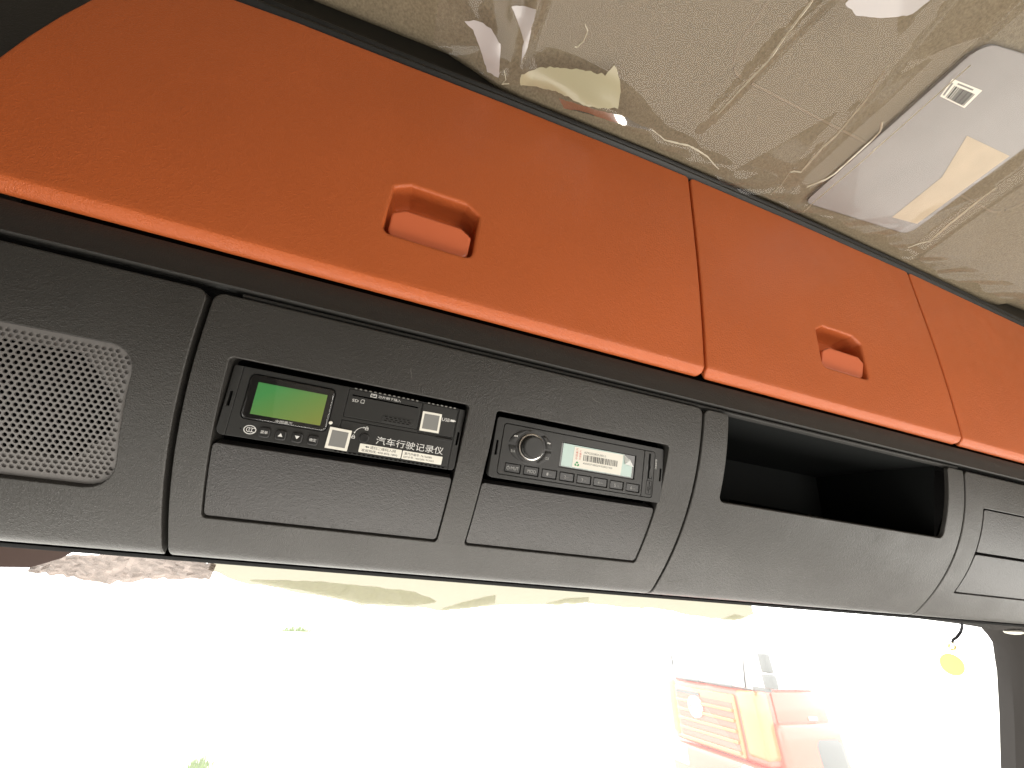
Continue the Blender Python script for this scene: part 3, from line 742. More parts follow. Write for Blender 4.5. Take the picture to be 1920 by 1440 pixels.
for i in range(7): dbox('vent_tooth', 147.6 + 3.78 * i, 149.3 + 3.78 * i, 53.3, 54.25, -.6, .25, STEEL, R)
for i in range(25): dbox('vent_notch', 83.4 + 3.62 * i, 85.4 + 3.62 * i, .45, 1.6, -.3, .08, VOID, R)

# ------------------------------------------------------------------ car radio
D = device('car_radio', (.2815, 1.105, .136), (.873, 1.105, .136), (.2815, 1.0764, .3106), 'black car radio with round knob and barcode label on its display', 'car radio')
dbox('housing', 2, 179, 1.2, 52.6, -60, -3.2, VOID, D)
dplate('faceplate', D, rect(0, 0, 181, 54), [4, 3, 3, 2.5], DEV, depth=8, holes=[(rect(7.2, 3.6, 170.6, 49.6), 3.0), (rect(2.6, 20, 4.5, 33), .2), (rect(177.4, 21.3, 179.3, 34), .2)], hole_er=.25, hole_depth=3)
bx = [(14.0, 29.1), (32.0, 46.9), (50.0, 65.1), (68.0, 83.2), (86.0, 101.2), (103.8, 119.0), (121.8, 137.0), (140.1, 155.2)]
ell = ring_pts(35.6, 31.8, 22.2, 16.2, 40)
dplate('inner_panel', D, rect(7.7, 4.1, 157.4, 49.1), [2.6, .3, .3, 2.6], DEV, z=.15, depth=3,
       holes=[(rect(a, 6.6, b, 14.8), .5) for a, b in bx] + [(rect(66, 18.6, 148.2, 42.2), .5)], hole_er=.35, hole_depth=2.5, er=.35)
dplate('card_panel', D, rect(157.9, 4.1, 170.1, 49.1), [.3, 2.6, 2.6, .3], DEV, z=.15, depth=3, er=.3)
lab = ['⏻/MUT', 'MOD', '1', '2', '3', '4', '5', '6']; sub = ['', '', 'PAU', 'INT', 'RPT', 'RDM', '-10', '+10']
for (a, b), t, s in zip(bx, lab, sub):
    k = dplate('button', D, rect(a + .35, 6.95, b - .35, 14.4), .5, DEV2, z=-.35, er=.5, depth=2)
    if t.startswith('⏻'):
        dtext('/MUT', a + 5.2, 8.9, a + 13.4, 12.0, -.30, DIMINK, k)
        annulus('symbol', (a + 3.4) * MM, 10.3 * MM, 1.5 * MM, 1.5 * MM, .35 * MM, -.30 * MM, DIMINK, k, 20)
        dflat('symbol', [[(a + 3.2, 10.4), (a + 3.6, 10.4), (a + 3.6, 12.3), (a + 3.2, 12.3)]], -.28, DIMINK, k)
    elif t == 'MOD': dtext(t, a + 4.2, 8.9, a + 12.4, 11.9, -.30, DIMINK, k)
    else:
        dtext(t, a + 5.2, 9.0, a + 6.9, 11.7, -.30, DIMINK, k); dtext(s, a + 7.4, 9.3, a + 10.4, 10.4, -.30, GREYINK, k)
# knob group: sunken oval, four curved keys, bright ring, tall knob
dflat('knob_well', [ell], .20, DEV2, D)
def sector(a0, a1, ri, n=16):
    return ring_pts(35.6, 31.8, 21.4, 15.5, n, a0, a1) + ring_pts(36, 31.8, ri, ri, n, a0, a1)[::-1]
def fan(name, a0, a1, ri=14.4, z=.95):
    n = 18; o = ring_pts(35.6, 31.8, 21.6, 15.6, n, a0, a1); i_ = ring_pts(36, 31.8, ri, min(ri, 14.0), n, a0, a1)
    bm = bmesh.new(); rows = []
    for k in range(n + 1):
        (ox, oy), (ix, iy) = o[k], i_[k]
        f = lambda t: (ox + (ix - ox) * t, oy + (iy - oy) * t)
        e = min(1, 6 * min(k / n, 1 - k / n) + .25)
        rows.append([bm.verts.new((x * MM, y * MM, zz * MM)) for (x, y), zz in ((f(0), .2), (f(.04), .2 + (z - .4) * e), (f(.14), .2 + (z - .2) * e), (f(.86), .2 + (z - .2) * e), (f(.96), .2 + (z - .4) * e), (f(1), .2))])
    for r0, r1 in zip(rows, rows[1:]):
        for k in range(5): bm.faces.new((r0[k], r0[k + 1], r1[k + 1], r1[k]))
    bm.faces.new(rows[0]); bm.faces.new(rows[-1][::-1])
    return bm_obj(name, bm, DEV, D)
ks = [fan('curved_key', 92, 175), fan('curved_key', 3, 56), fan('curved_key', -62, -3), fan('curved_key', 183, 268)]
def tri(x, y, s, d): return [(x - s * d, y - s), (x + s * d, y), (x - s * d, y + s)] if d > 0 else [(x - s * d, y + s), (x + s * d, y), (x - s * d, y - s)]
dflat('symbol', [tri(18.6, 39.2, .9, -1), tri(20.4, 39.4, .9, -1)], 1.05, INK, ks[0])
dflat('symbol', [tri(52.2, 38.4, .9, 1), tri(53.9, 38.2, .9, 1)], 1.05, INK, ks[1])
dtext('CLK', 51.0, 23.0, 55.0, 25.4, 1.05, DIMINK, ks[2])
dtext('B/A', 17.2, 24.4, 21.2, 26.8, 1.05, DIMINK, ks[3])
cylinder('silver_ring', 36, 31.8, 12.6, .2, 2.0, SILVER, D, er=.9, n=56)
cylinder('knob_skirt', 36, 31.8, 11.0, 1.0, 2.3, DEV2, D, er=.3, n=56)
cylinder('knob', 36, 31.8, 10.0, 1.2, 9.0, DEV, D, er=.9, n=56)
# display with factory film and barcode label
d = dplate('display', D, rect(66.4, 19.0, 147.8, 41.8), .5, GLOSS, z=-1.0, er=.2, depth=1.5)
dplate('factory_film', d, [(68.4, 19.8), (145.2, 20.2), (145.2, 30.5), (135.0, 41.3), (68.4, 41.3)], .2, TEAL, z=-.75, er=.04, depth=.2)
lb = dplate('barcode_label', d, [(79.8, 20.7), (132.8, 20.5), (134.2, 40.6), (80.2, 40.0)], .3, PAPER, z=-.6, er=.04, depth=.12)
dtext('AZ93255803U001/1', 90.8, 35.0, 114.5, 37.0, -.57, BLKINK, lb)
dtext('45050271802241028027300', 90.8, 24.9, 123.0, 26.6, -.57, BLKINK, lb)
x = 90.6; bars = []
while x < 128.2:
    w = random.choice((.35, .35, .7, 1.0)); bars.append([(x, 28.0), (x + w, 28.0), (x + w, 33.8), (x, 33.8)]); x += w + random.choice((.35, .5, .8))
dflat('barcode', bars, -.57, BLKINK, lb)
dtext('中国重汽', 82.2, 28.2, 84.6, 38.8, -.57, REDINK, lb, rot=90)
dtext('中国重汽', 86.0, 28.4, 88.2, 37.4, -.57, REDINK, lb, rot=90)
cxg, cyg = 84.6, 23.9
dflat('emblem', [[(cxg + 2.9 * math.cos(math.radians(90 + 120 * i + a)) * q, cyg + 2.6 * math.sin(math.radians(90 + 120 * i + a)) * q) for a, q in ((0, 1.0), (42, .75), (55, .30), (0, .42), (-55, .30), (-42, .75))] for i in range(3)], -.57, GRNINK, lb)
# lifted corner of the film
bm = bmesh.new(); A_ = [(134.2, 41.4, -.5), (136.2, 31.8, .6), (144.9, 30.6, 2.2), (139.5, 36.5, 3.4)]
vv = [bm.verts.new((x * MM, y * MM, z * MM)) for x, y, z in A_]; bm.faces.new((vv[0], vv[1], vv[3])); bm.faces.new((vv[1], vv[2], vv[3]))
PEEL = mat('lifted_film', (0.62, 0.64, 0.62), 0.18, 0.7)
bm_obj('film_piece', bm, PEEL, d, smooth=False)
# card slot, port and vertical print
bm = bmesh.new()
slot = [(163.3, 22), (165.4, 22), (165.2, 29.5), (166.2, 33), (165.3, 37.5), (165.3, 47), (163.0, 47), (162.9, 37.5), (163.2, 33), (163.2, 29.5)]
dflat('card_slot', [slot], .21, VOID, D)
cylinder('slot_dish', 164.4, 33.0, 4.0, .1, .19, DEV2, D, er=.05, n=28)
pp = rect(162.4, 6.6, 169.2, 20.2)
o = rpoly(pp, 1.0, 0, 4); i_ = rpoly(pp, 1.0, .5, 4)
dflat('port_outline', [[o[k], o[(k + 1) % len(o)], i_[(k + 1) % len(o)], i_[k]] for k in range(len(o))] + [rect(163.4, 20.2, 164.0, 22.6), rect(164.0, 22.0, 168.6, 22.6), rect(168.0, 22.6, 168.6, 24.4)], .20, VOID, D)
dflat('port_symbol', [rect(165.8, 8.0, 166.4, 18.6), [(165.2, 17.4), (167.0, 17.4), (166.1, 19.2)], rect(164.4, 10.4, 165.8, 11.0), rect(164.2, 10.4, 164.7, 14.0), rect(166.4, 11.8, 167.8, 12.4), rect(167.5, 11.8, 168.0, 15.2)], .20, VOID, D)
dtext('SD/MMC', 171.3, 32.4, 173.0, 42.4, .06, INK, D, rot=-90)

# ------------------------------------------------------------------ ceiling board and protective film
def on_ceiling(base, off=0.0):
    def fn(x, y, h): return Vector(((x - base[0]) * U, (y - base[1]) * U, (ceil_z(y) - off - h - base[2]) * U))
    return fn
base = (1.93, .62, ceil_z(.62))
root = empty('ceiling_board', gframe(*base)); tag(root, 'pale grey board with a barcode sticker under clear film on the ceiling', 'board')
bm = plate_bm([(1.632, .955), (1.640, .33), (2.20, .24), (2.262, .90)][::-1], [.04, .06, .06, .02], er=.003, depth=.02, n=5, qcuts=list(np.arange(.3, .95, .06)))
bm_obj('board', remap(bm, on_ceiling(base, .0065)), BOARD, root)
bcq = [(1.668, .424), (1.809, .410), (1.821, .467), (1.692, .474)]
def bq(u, v):
    a, b, c, d_ = [Vector(p) for p in bcq]; return (a * (1 - u) + b * u) * (1 - v) + (d_ * (1 - u) + c * u) * v
def bpoly(u0, u1, v0, v1): return [bq(u0, v0), bq(u1, v0), bq(u1, v1), bq(u0, v1)]
f0 = on_ceiling(base, .0080)
def bflat(name, L, h, m, par):
    v = []; f = []
    for P in L:
        f.append(list(range(len(v), len(v) + 4))); v += [f0(p[0], p[1], h) for p in P]
    return mesh_obj(name, v, f, m, par, smooth=False)
st = bflat('sticker', [bpoly(-.03, 1.0, .02, 1.02)], 0, PAPER, root)
bm = bmesh.new(); bm.faces.new([bm.verts.new(f0(x, y, .0)) for x, y in ((1.953, .524), (2.213, .512), (2.235, .85), (2.085, .868), (2.066, .664))])
CREAMP = mat('cream_patch_colour', (0.48, 0.40, 0.29), 0.4, 0.4, vary=(30, .06, 3))  # plain cream patch on the board
bm_obj('cream_patch', bm, CREAMP, root, smooth=False)
bars = []; u_ = .16
while u_ < .92:
    w = random.choice((.02, .035, .06)); bars.append(bpoly(u_, u_ + w, .28, .95)); u_ += w + random.choice((.015, .02, .03))
bflat('barcode', bars, .001, BLKINK, st)
bflat('print_lines', [bpoly(.2, .75, .10, .18), bpoly(.02, .08, .2, .9)], .001, GREYINK, st)

# clear protective film hanging just under the headliner
rng = np.random.RandomState(3)
waves = [(rng.uniform(2, 9), rng.uniform(0, 6.28), rng.uniform(0, 6.28), rng.uniform(.002, .006)) for _ in range(9)]
facets = [(1.15, .55, .35, .075), (1.7, -.85, 1.1, .055), (2.3, 1.75, .2, .035)]
def ridge(x, y, p0, p1, h, w):
    (x0, y0), (x1, y1) = p0, p1; dx, dy = x1 - x0, y1 - y0; l = math.hypot(dx, dy)
    t = ((x - x0) * dx + (y - y0) * dy) / l / l; dd = abs((x - x0) * dy - (y - y0) * dx) / l
    end = max(0, min(1, min(t + .25, 1.10 - t) * 7)); return h * end * max(0, 1 - dd / w)
def film_h(x, y):
    h = .016 + sum(a * math.sin(k * (x * math.cos(d) + y * math.sin(d)) + ph) for k, d, ph, a in waves) * .6
    for k, d, ph, sl in facets:                     # flat folded facets meeting in hard creases
        t = (k * (x * math.cos(d) + y * math.sin(d)) + ph) % 2 - 1
        h += sl / k * abs(t)
    h += ridge(x, y, (1.09, 0.0), (.90, .79), .022, .035)
    h += ridge(x, y, (1.27, 0.0), (1.41, .87), .020, .03)
    h += ridge(x, y, (1.50, -.1), (1.51, .90), .026, .05)
    h += ridge(x, y, (.14, .3), (.15, .93), .03, .04)
    h += ridge(x, y, (2.32, -.1), (2.36, .95), .03, .05)
    h += ridge(x, y, (.0, .7), (.09, .96), .02, .06)
    h += .035 * math.exp(-((x - .42) / .22) ** 2 - ((y - .90) / .05) ** 2)
    h += .012 * math.exp(-((x - .9) / .5) ** 2 - ((y - .92) / .03) ** 2)
    h += .006 * math.sin(31 * x + 9 * math.sin(7 * y)) * math.exp(-((y - .96) / .05) ** 2)
    return max(.006, h)
def film_edge(x): return .955 + .018 * math.sin(5.1 * x + 1) + .010 * math.sin(17 * x) + .006 * math.sin(41 * x)
nx, nyf = 300, 190; vs = []; fs = []
for i in range(nx):
    x = -.16 + 3.75 * i / (nx - 1)
    for j in range(nyf):
        t = j / (nyf - 1); y = film_edge(x) - (t ** 1.25) * 1.9
        vs.append(((x - 1.7) * U, (y - .6) * U, (ceil_z(y) - film_h(x, y) - ceil_z(.6)) * U))
for i in range(nx - 1):
    for j in range(nyf - 1): fs.append((i * nyf + j, (i + 1) * nyf + j, (i + 1) * nyf + j + 1, i * nyf + j + 1))
fo = mesh_obj('protective_film', vs, fs, FILM); fo.data.set_sharp_from_angle(angle=math.radians(70))
fo.matrix_world = gframe(1.7, .6, ceil_z(.6))
SHEEN = mix_mat('painted_film_sheen', 'g', rough=0.12, ior=1.5, dust=0.50, dustcol=(0.80, 0.78, 0.80), translucent=0.15)  # pale patches painting white reflections on the film
GLINT = mix_mat('painted_crease_glint', 'g', rough=0.10, ior=1.9, dust=0.70, dustcol=(0.88, 0.82, 0.66), translucent=0.1)  # pale ribbons painting the highlights along film creases
CREAMSHEEN = mix_mat('painted_cream_sheen', 'g', rough=0.25, ior=1.5, dust=0.55, dustcol=(0.62, 0.58, 0.38), translucent=0.15)  # cloudy cream piece painting a reflection on the film
MIRR = mix_mat('added_mirror_film', 'g', rough=0.06, ior=3.2, pow=3.0)  # mirror-like strip added to pick up the orange of the doors
fb = (1.7, .6, ceil_z(.6))
def film_pt(x, y, off=.006): return ((x - 1.7) * U, (y - .6) * U, (ceil_z(y) - film_h(x, y) - off - ceil_z(.6)) * U)
def sheen_patch(name, poly, m, off=.006, jag=.004):
    pts = []
    for (x0, y0), (x1, y1) in zip(poly, poly[1:] + poly[:1]):
        n_ = max(2, int(math.hypot(x1 - x0, y1 - y0) / .012))
        pts += [(x0 + (x1 - x0) * i / n_ + random.uniform(-jag, jag) * .5, y0 + (y1 - y0) * i / n_ + random.uniform(-jag, jag) * .5) for i in range(n_)]
    n0 = len(pts); co = [Vector(p) for p in pts]; ed = [(i, (i + 1) % n0) for i in range(n0)]
    for gx in np.arange(min(p[0] for p in pts), max(p[0] for p in pts), .025):
        for gy in np.arange(min(p[1] for p in pts), max(p[1] for p in pts), .02):
            if inside(pts, gx, gy): co.append(Vector((gx, gy)))
    r = delaunay_2d_cdt(co, ed, [], 1, 1e-6)
    fs = [f for f in r[2] if inside(pts, sum(r[0][i].x for i in f) / 3, sum(r[0][i].y for i in f) / 3)]
    return mesh_obj(name, [film_pt(v.x, v.y, off) for v in r[0]], fs, m, fo)
def film_crease(path, w):  # pale ribbon painting the highlight along a crease
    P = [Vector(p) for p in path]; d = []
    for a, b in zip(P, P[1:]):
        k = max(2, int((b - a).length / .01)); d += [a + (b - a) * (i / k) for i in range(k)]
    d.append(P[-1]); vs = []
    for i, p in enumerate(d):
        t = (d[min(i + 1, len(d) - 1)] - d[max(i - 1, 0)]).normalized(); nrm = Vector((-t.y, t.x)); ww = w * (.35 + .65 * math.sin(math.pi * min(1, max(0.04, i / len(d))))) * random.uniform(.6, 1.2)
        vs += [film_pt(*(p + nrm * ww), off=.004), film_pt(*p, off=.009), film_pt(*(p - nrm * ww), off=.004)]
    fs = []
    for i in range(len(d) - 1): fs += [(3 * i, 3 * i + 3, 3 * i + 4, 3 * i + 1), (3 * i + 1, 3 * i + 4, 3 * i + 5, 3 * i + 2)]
    return mesh_obj('crease_glint', vs, fs, GLINT, fo)
sheen_patch('sheen_patch', [(-.067, .847), (-.026, .832), (.021, .833), (.066, .862), (.076, .905), (.088, .958), (.041, .962), (.005, .907), (-.037, .862)], SHEEN)
sheen_patch('sheen_patch', [(.069, .767), (.146, .74), (.148, .781), (.155, .837), (.147, .879), (.137, .828), (.107, .802)], SHEEN)
sheen_patch('sheen_patch', [(1.055, .40), (1.113, .405), (1.179, .384), (1.26, .342), (1.30, .20), (1.05, .22)], SHEEN)
sheen_patch('film_piece', [(.161, .915), (.229, .875), (.302, .85), (.38, .832), (.45, .82), (.469, .789), (.518, .819), (.546, .88), (.424, .91), (.302, .915), (.214, .94), (.17, .951)], CREAMSHEEN, .008, .007)  # piece painting a cream reflection on the film
sheen_patch('film_piece', [(.321, .932), (.392, .915), (.489, .902), (.591, .893), (.714, .901), (.629, .912), (.527, .926), (.441, .942), (.356, .958)], MIRR, .010, .004)  # added mirror-like strip picking up the orange of the doors
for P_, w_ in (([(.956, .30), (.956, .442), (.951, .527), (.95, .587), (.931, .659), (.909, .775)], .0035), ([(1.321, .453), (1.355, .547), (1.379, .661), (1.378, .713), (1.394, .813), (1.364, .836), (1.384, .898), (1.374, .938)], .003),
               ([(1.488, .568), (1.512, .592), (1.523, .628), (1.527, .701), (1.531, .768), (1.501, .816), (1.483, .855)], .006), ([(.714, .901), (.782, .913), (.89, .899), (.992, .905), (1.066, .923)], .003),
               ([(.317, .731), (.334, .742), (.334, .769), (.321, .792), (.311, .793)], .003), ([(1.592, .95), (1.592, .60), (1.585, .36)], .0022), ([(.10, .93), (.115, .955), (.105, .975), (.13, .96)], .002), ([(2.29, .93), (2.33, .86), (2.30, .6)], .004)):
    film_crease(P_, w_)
tag(fo, 'clear wrinkled protective film stretched under the taupe ceiling fabric', 'plastic film')

# ------------------------------------------------------------------ windscreen and what hangs at it
def wsp(r, e, off=0.0):
    """point on the windscreen seen at side ratio r and height ratio e from the eye (off: metres in front of the glass)"""
    b = (0.667 + 0.41 * 0.026) / (1 + 0.41 * e) - off
    return Vector((r * b, b, EYE + e * b))
root = empty('windscreen', Matrix.Translation((CXC, ws_y(EYE - .7), EYE - .80))); tag(root, 'wide dusty truck windscreen below the console', 'windscreen')
zb, zt2 = EYE - 0.90, EYE + 0.115
vs = []; fs = []; xs = np.linspace(XL + .05, XR - .02, 24); zs = np.linspace(zb, zt2, 8)
for x in xs:
    for z in zs: vs.append((x - CXC, ws_y(z) + .022 - ws_y(EYE - .7), z - EYE + .80))
for i in range(len(xs) - 1):
    for j in range(7): fs.append((i * 8 + j, (i + 1) * 8 + j, (i + 1) * 8 + j + 1, i * 8 + j + 1))
mesh_obj('glass_pane', vs, fs, GLASS, root)

def ws_sheet(name, low, top, m, off, label=None, cat=None, parent=None, crump=0.0, sub=6):
    """film piece on the glass between a lower and an upper outline, lists of (ratio, height ratio)"""
    vs = []; fs = []; n = len(low)
    for (r0, e0), (r1, e1) in zip(low, top):
        for k in range(sub + 1):
            t = k / sub; p = wsp(r0 + (r1 - r0) * t, e0 + (e1 - e0) * t, off + crump * random.uniform(-1, 1) * (1 if 0 < k < sub else .4)); vs.append(p)
    for i in range(n - 1):
        for k in range(sub): a = i * (sub + 1) + k; fs.append((a, a + sub + 1, a + sub + 2, a + 1))
    b0 = vs[0].copy()
    o = mesh_obj(name, [v - b0 for v in vs], fs, m, None)
    o.location = b0
    if parent: o.parent = parent; o.location = b0 - parent.location
    if label: tag(o, label, cat)
    return o
def dens(L, n, amp=0.0):
    X = np.linspace(L[0][0], L[-1][0], n); Y = np.interp(X, [p[0] for p in L], [p[1] for p in L])
    return [(float(x), float(y) + amp * random.uniform(-1, 1)) for x, y in zip(X, Y)]
lowE = dens([(-.29, .084), (-.231, .066), (-.073, .050), (.016, .038), (.128, .040), (.188, .037), (.30, .052), (.352, .056), (.45, .064), (.553, .071), (.70, .069), (.779, .071), (.90, .058), (1.027, .053), (1.10, .075)], 70, .0016)
wf = ws_sheet('windscreen_film', lowE, [(r, .125) for r, e in lowE], CREAM, .004, 'cream translucent film strip with a ragged edge along the windscreen top', 'film strip', crump=.0015)
for L, T in ((dens([(-.21, .068), (-.073, .054), (.016, .042), (.12, .044), (.17, .052)], 24, .001), dens([(-.21, .072), (-.073, .077), (.016, .076), (.12, .070), (.17, .056)], 24, .0015)),
             (dens([(.185, .036), (.25, .045), (.31, .058)], 14, .001), dens([(.185, .040), (.25, .062), (.31, .076)], 14, .001)),
             (dens([(.44, .062), (.50, .062), (.56, .074)], 14, .001), dens([(.44, .066), (.50, .080), (.56, .086)], 14, .001)),
             (dens([(.97, .052), (1.03, .055), (1.08, .062)], 10, .001), dens([(.97, .054), (1.03, .070), (1.08, .066)], 10, .001))):
    ws_sheet('film_reflection', L, T, GREYREFL, .008, parent=wf)
ws_sheet('crumpled_film', dens([(-.56, .060), (-.50, .054), (-.44, .050), (-.36, .062), (-.28, .068)], 34, .004), dens([(-.56, .066), (-.53, .088), (-.44, .10), (-.36, .10), (-.28, .095)], 34, .002), CRINK, .02,
         'crumpled clear plastic film bunched under the speaker panel', 'plastic film', crump=.008, sub=12)
hd = ws_sheet('header_trim', [(-.80, .062), (-.62, .062), (-.56, .066), (-.525, .084), (-.51, .1)], [(-.80, .13), (-.62, .13), (-.56, .13), (-.525, .13), (-.51, .13)], MAUVE, .035)
struct(hd)
# paper notices on the glass, bleached by the light
for (r0, r1, e0, e1), l in (((-.565, -.44, -.030, .040), 'leftmost bleached paper notice stuck on the windscreen'), ((-.40, -.31, -.026, .034), 'bleached paper notice on the windscreen, nearer the middle of the photo')):
    o = ws_sheet('paper_notice', [(r0, e0), (r1, e0)], [(r0, e1), (r1, e1)], mix_mat('notice_paper' + str(r0), 'g', rough=.4, ior=1.2, dust=.96, dustcol=(.30, .295, .25), translucent=.92), .006, l, 'paper notice', sub=2)
    o['group'] = 'paper notices on the windscreen'

# hanging round tag on a black cord
c0 = wsp(1.902, -.031, .03)
root = empty('hanging_tag', Matrix.Translation(c0)); tag(root, 'round yellow tag hanging from a short black cord at the windscreen', 'tag')
ax = Vector((.50, -.85, 0)).normalized(); ay = Vector((0.06, -.10, 1)).normalized(); az = ax.cross(ay)
n = 36; vs = [ax * (.0190 * math.cos(2 * math.pi * k / n)) + ay * (.0200 * math.sin(2 * math.pi * k / n)) for k in range(n)]
vs = vs + [v + az * .002 for v in vs]
mesh_obj('disc', vs, [list(range(n)), list(range(n, 2 * n))[::-1]] + [(k, (k + 1) % n, n + (k + 1) % n, n + k) for k in range(n)], YELLOW, root)
path = [wsp(2.075, .100, .03) - c0, wsp(2.055, .078, .03) - c0, wsp(2.035, .064, .03) - c0, wsp(1.995, .046, .03) - c0, wsp(1.972, .040, .03) - c0, wsp(1.960, .031, .03) - c0]
bm_obj('cord', tube_bm(path, .0026, 8), CABLE, root)
bm = tube_bm([wsp(1.960, .031, .03) - c0, wsp(1.966, .020, .03) - c0, wsp(1.955, .012, .03) - c0, wsp(1.935, .010, .03) - c0, wsp(1.928, .018, .03) - c0, wsp(1.94, .026, .03) - c0], .0022, 6)
bm_obj('clip', bm, YELLOW, root)

# right windscreen pillar and sun-visor corner
inn = [(2.00, .120), (2.10, .112), (2.19, .105), (2.235, .086), (2.252, .060), (2.256, .039), (2.225, .000), (2.19, -.047), (2.082, -.16), (1.957, -.282), (1.85, -.40), (1.70, -.60), (1.55, -.85)]
vs = []; fs = []
for i, (r0, e0) in enumerate(inn):
    p = wsp(r0, e0, .0); a = Vector((.0, -.0, 0))
    if i < 3: outd = Vector((.0, -.03, .07))
    elif i < 6: outd = Vector((.06, -.03, .04))
    else: outd = Vector((.085, -.05, .0))
    for q in (p + Vector((0, .02, 0)), p + Vector((0, -.006, 0)), p + outd * .12 + Vector((0, -.014, 0)), p + outd * .45 + Vector((0, -.020, 0)), p + outd * .62 + Vector((0, -.012, 0)), p + outd * .66 + Vector((0, -.022, 0)), p + outd * 2.2 + Vector((0, -.05, 0))): vs.append(q)
k = 7
for i in range(len(inn) - 1):
    for j in range(k - 1): fs.append((i * k + j, (i + 1) * k + j, (i + 1) * k + j + 1, i * k + j + 1))
b0 = vs[-1].copy(); o = mesh_obj('pillar', [v - b0 for v in vs], fs, PILLAR); o.location = b0; struct(o)
o = ws_sheet('header_lining', dens([(1.60, .099), (1.777, .097), (2.055, .089), (2.201, .081), (2.26, .079)], 12), [(r, .16) for r in np.linspace(1.60, 2.30, 12)], TRIM, .03); struct(o)
v0 = wsp(2.25, .095, .10)
root = empty('sun_visor_bracket', Matrix.Translation(v0)); tag(root, 'grey-brown bracket corner under the console beside the windscreen pillar', 'bracket')
P = [wsp(2.205, .108, .07) - v0, wsp(2.235, .078, .07) - v0, wsp(2.36, .080, .07) - v0, wsp(2.50, .082, .07) - v0, wsp(2.52, .12, .07) - v0, wsp(2.3, .12, .07) - v0]
vs = P + [p + Vector((.01, -.05, .012)) for p in P]
mesh_obj('bracket_body', vs, [list(range(6)), list(range(6, 12))[::-1]] + [(i, (i + 1) % 6, 6 + (i + 1) % 6, 6 + i) for i in range(6)], PILLAR, root)
bm = bmesh.new()
bmesh.ops.create_icosphere(bm, subdivisions=2, radius=1)
for v in bm.verts: v.co = Vector((v.co.x * .03, v.co.y * .012, v.co.z * .005)) + (wsp(2.36, .076, .075) - v0)
bm_obj('lamp_lens', bm, PAPER, root)

# ------------------------------------------------------------------ truck parked across the yard (faces left)
TX, TYN, TYF = 6.90, 6.70, 9.10         # plane of its front, near and far side
T = empty('parked_truck', Matrix.Translation((TX, (TYN + TYF) / 2, 0))); tag(T, 'red and orange truck cab with round grille emblem parked beyond the windscreen', 'truck')
def tb(name, x0, x1, y0, y1, z0, z1, m, bev=.03, parent=None, taper=None):
    bm = box_bm(bmesh.new(), x0 - TX, x1 - TX, y0 - 7.9, y1 - 7.9, z0, z1)
    if taper:
        for v in bm.verts:
            if v.co.z > (z0 + z1) / 2: v.co.x += taper if v.co.x < (x0 + x1) / 2 - TX else 0
    if bev: bmesh.ops.bevel(bm, geom=bm.edges[:], offset=bev, segments=3, affect='EDGES', profile=.5)
    return bm_obj(name, bm, m, parent or T)
tb('cab_body', TX + .03, TX + 1.7, TYN + .05, TYF - .05, .95, 1.95, TRED, .06)
tb('cab_upper', TX + .10, TX + 1.66, TYN + .08, TYF - .08, 1.95, 2.86, TWHT, .08, taper=.28)  # upper cab coloured white to carry its overexposed highlight
tb('roof', TX + .40, TX + 1.66, TYN + .10, TYF - .10, 2.86, 2.98, TWHT, .05)
w_ = tb('windscreen_pane', TX + .02, TX + .10, TYN + .22, TYF - .22, 1.98, 2.74, TGLS, .02, taper=.22)
for y in (7.5, 8.35):
    wp = tb('wiper', TX - .03, TX, y - .35, y + .3, 1.97, 2.0, TGREY, .006)
g = tb('grille', TX - .02, TX + .05, TYN + .48, TYF - .30, .98, 1.86, TORA, .03)
for i in range(5):
    s = tb('grille_slat', TX - .07, TX - .01, TYN + .54, TYF - .36, 1.02 + .145 * i, 1.07 + .145 * i, TORA, .012, g)
    tb('grille_gap', TX - .028, TX - .018, TYN + .54, TYF - .36, 1.075 + .145 * i, 1.155 + .145 * i, TRED, 0, g)
tb('name_strip', TX - .035, TX - .015, 8.05, 8.75, 1.74, 1.79, TGREY, 0, g)
def disc(name, x, y, z, r, th, m, parent, n=28):
    vs = [(x - TX - t, y - 7.9 + r * math.cos(2 * math.pi * k / n), z + r * math.sin(2 * math.pi * k / n)) for t in (0, th) for k in range(n)]
    return mesh_obj(name, vs, [list(range(n)), list(range(n, 2 * n))[::-1]] + [(k, (k + 1) % n, n + (k + 1) % n, n + k) for k in range(n)], m, parent)
em = disc('emblem', TX - .03, 8.18, 1.56, .17, .06, TWHT, T)
n = 24; o = []; 
for i in range(3):
    a = math.radians(90 + 120 * i)
    o.append([(-.095, (8.18 - 7.9) + .135 * math.cos(a + da) * q, 1.56 + .135 * math.sin(a + da) * q) for da, q in ((-.75, .9), (-.45, 1), (-.2, .45), (-.75, .55))])
    o.append([(-.095, (8.18 - 7.9) + .135 * math.cos(a + da) * q, 1.56 + .135 * math.sin(a + da) * q) for da, q in ((.75, .9), (.45, 1), (.2, .45), (.75, .55))])
v = []; f = []
for P in o: f.append(list(range(len(v), len(v) + 4))); v += P
mesh_obj('emblem_mark', v, f, TGREY, em, smooth=False)
c_ = tb('corner_panel', TX + .0, TX + .35, TYN + .02, TYN + .46, 1.02, 1.95, TORA, .08)
tb('corner_panel', TX + .0, TX + .35, TYF - .30, TYF - .02, 1.02, 1.95, TORA, .08)
tb('bumper', TX - .10, TX + .7, TYN + .02, TYF - .02, .45, .94, TRED, .06)
tb('headlight', TX - .13, TX - .02, TYN + .12, TYN + .52, .62, .92, TWHT, .04)
tb('headlight', TX - .13, TX - .02, TYF - .52, TYF - .12, .62, .92, TWHT, .04)
dr = tb('door', TX + .42, TX + 1.40, TYN + .02, TYN + .06, 1.05, 1.93, TRED, .015)
tb('door_handle', TX + 1.14, TX + 1.32, TYN - .01, TYN + .03, 1.55, 1.60, TWHT, .01, dr)
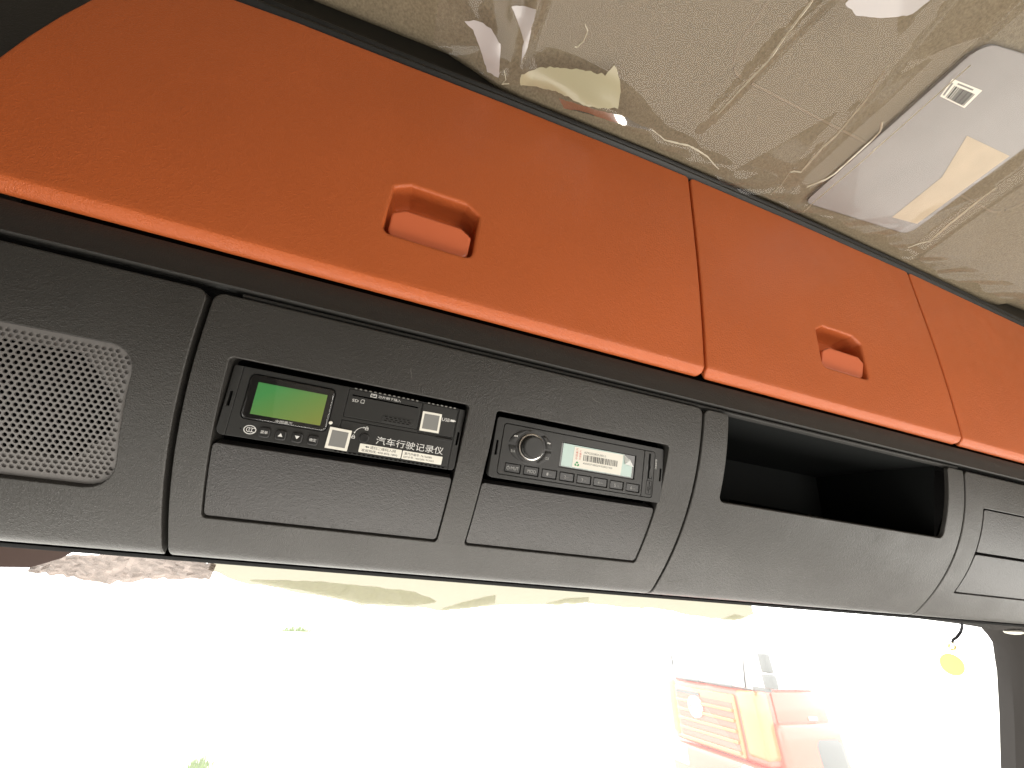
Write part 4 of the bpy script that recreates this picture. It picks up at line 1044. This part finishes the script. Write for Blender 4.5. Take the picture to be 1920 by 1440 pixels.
tb('side_window', TX + .55, TX + 1.36, TYN + .055, TYN + .10, 2.02, 2.62, TGLS, .02)
tb('mirror', TX + .02, TX + .16, TYN - .42, TYN - .22, 2.02, 2.22, TGREY, .03)
tb('mirror', TX + .06, TX + .20, TYN - .36, TYN - .20, 2.24, 2.52, TGREY, .03)
tb('mirror_arm', TX + .10, TX + .16, TYN - .25, TYN + .1, 1.96, 2.02, TGREY, .01)
tb('step_panel', TX + .45, TX + .80, TYN - .02, TYN + .03, .55, 1.00, TRED, .01)
wn = tb('wing', TX + .30, TX + 1.72, TYN - .10, TYN + .3, .85, 1.52, TRED, .10)
tb('wheel_house', TX + .92, TX + 1.70, TYN - .13, TYN + .2, .75, 1.40, TGREY, .18)
tb('roof_lamp', TX + .34, TX + .42, TYN + .35, TYN + .50, 2.58, 2.72, TRED, .02)
bm = bmesh.new()
def wheel(x, y):
    n = 28; vs = []; prof = [(.30, 0), (.47, .02), (.50, .07), (.50, .25), (.47, .30), (.30, .32)]
    for r, t in prof: vs += [(x - TX + r * math.cos(2 * math.pi * k / n), y - 7.9 + t, .5 + r * math.sin(2 * math.pi * k / n)) for k in range(n)]
    fs = [(j * n + k, j * n + (k + 1) % n, (j + 1) * n + (k + 1) % n, (j + 1) * n + k) for j in range(5) for k in range(n)]
    w = mesh_obj('wheel', vs, fs, CABLE, T)
    n2 = 20; vs = [(x - TX + .3 * math.cos(2 * math.pi * k / n2), y - 7.9 + .02, .5 + .3 * math.sin(2 * math.pi * k / n2)) for k in range(n2)] + [(x - TX, y - 7.9 + .12, .5)]
    mesh_obj('rim', vs, [(k, (k + 1) % n2, n2) for k in range(n2)], TGREY, w)
wheel(TX + 1.15, TYN + .02); wheel(TX + 1.15, TYF - .34)
bm = bmesh.new(); n = 20
arc = [(TX + 1.15 + .62 * math.cos(math.pi * k / n), .62 + .62 * math.sin(math.pi * k / n)) for k in range(n + 1)]
vs = []; fs = []
for (x, z) in arc:
    vs += [(x - TX, TYN - .09 - 7.9, z), (x - TX, TYN + .35 - 7.9, z)]
fs = [(2 * i, 2 * i + 1, 2 * i + 3, 2 * i + 2) for i in range(n)]
mesh_obj('mudguard', vs, fs, TGREY, T)
tb('chassis', TX + 1.7, TX + 2.5, 7.5, 8.3, .75, 1.0, TGREY, .02)

# grass clumps at the edge of the yard
def grass(name, x, y, w, d, h, n, label):
    bm = bmesh.new()
    for _ in range(n):
        px, py = random.gauss(0, w * .4), random.gauss(0, d * .4); a = random.uniform(0, 6.28); hh = h * random.uniform(.4, 1.2) * math.exp(-(px / w) ** 2); t = h * .05
        lx, ly = random.gauss(0, hh * .25), random.gauss(0, hh * .25)
        v = [bm.verts.new((px - t * math.cos(a), py - t * math.sin(a), 0)), bm.verts.new((px + t * math.cos(a), py + t * math.sin(a), 0)), bm.verts.new((px + lx, py + ly, hh))]
        bm.faces.new(v)
    o = bm_obj(name, bm, GRASS, None, smooth=False); o.location = (x, y, 0); tag(o, label, 'grass', kind='stuff'); return o
grass('grass', -2.4, 12.8, .40, .5, .22, 220, 'small green grass clump on the white yard near the photo bottom')
grass('grass', -20.0, 200, 9, 3, 2.6, 260, 'green strip of far shrubs at the edge of the white yard')
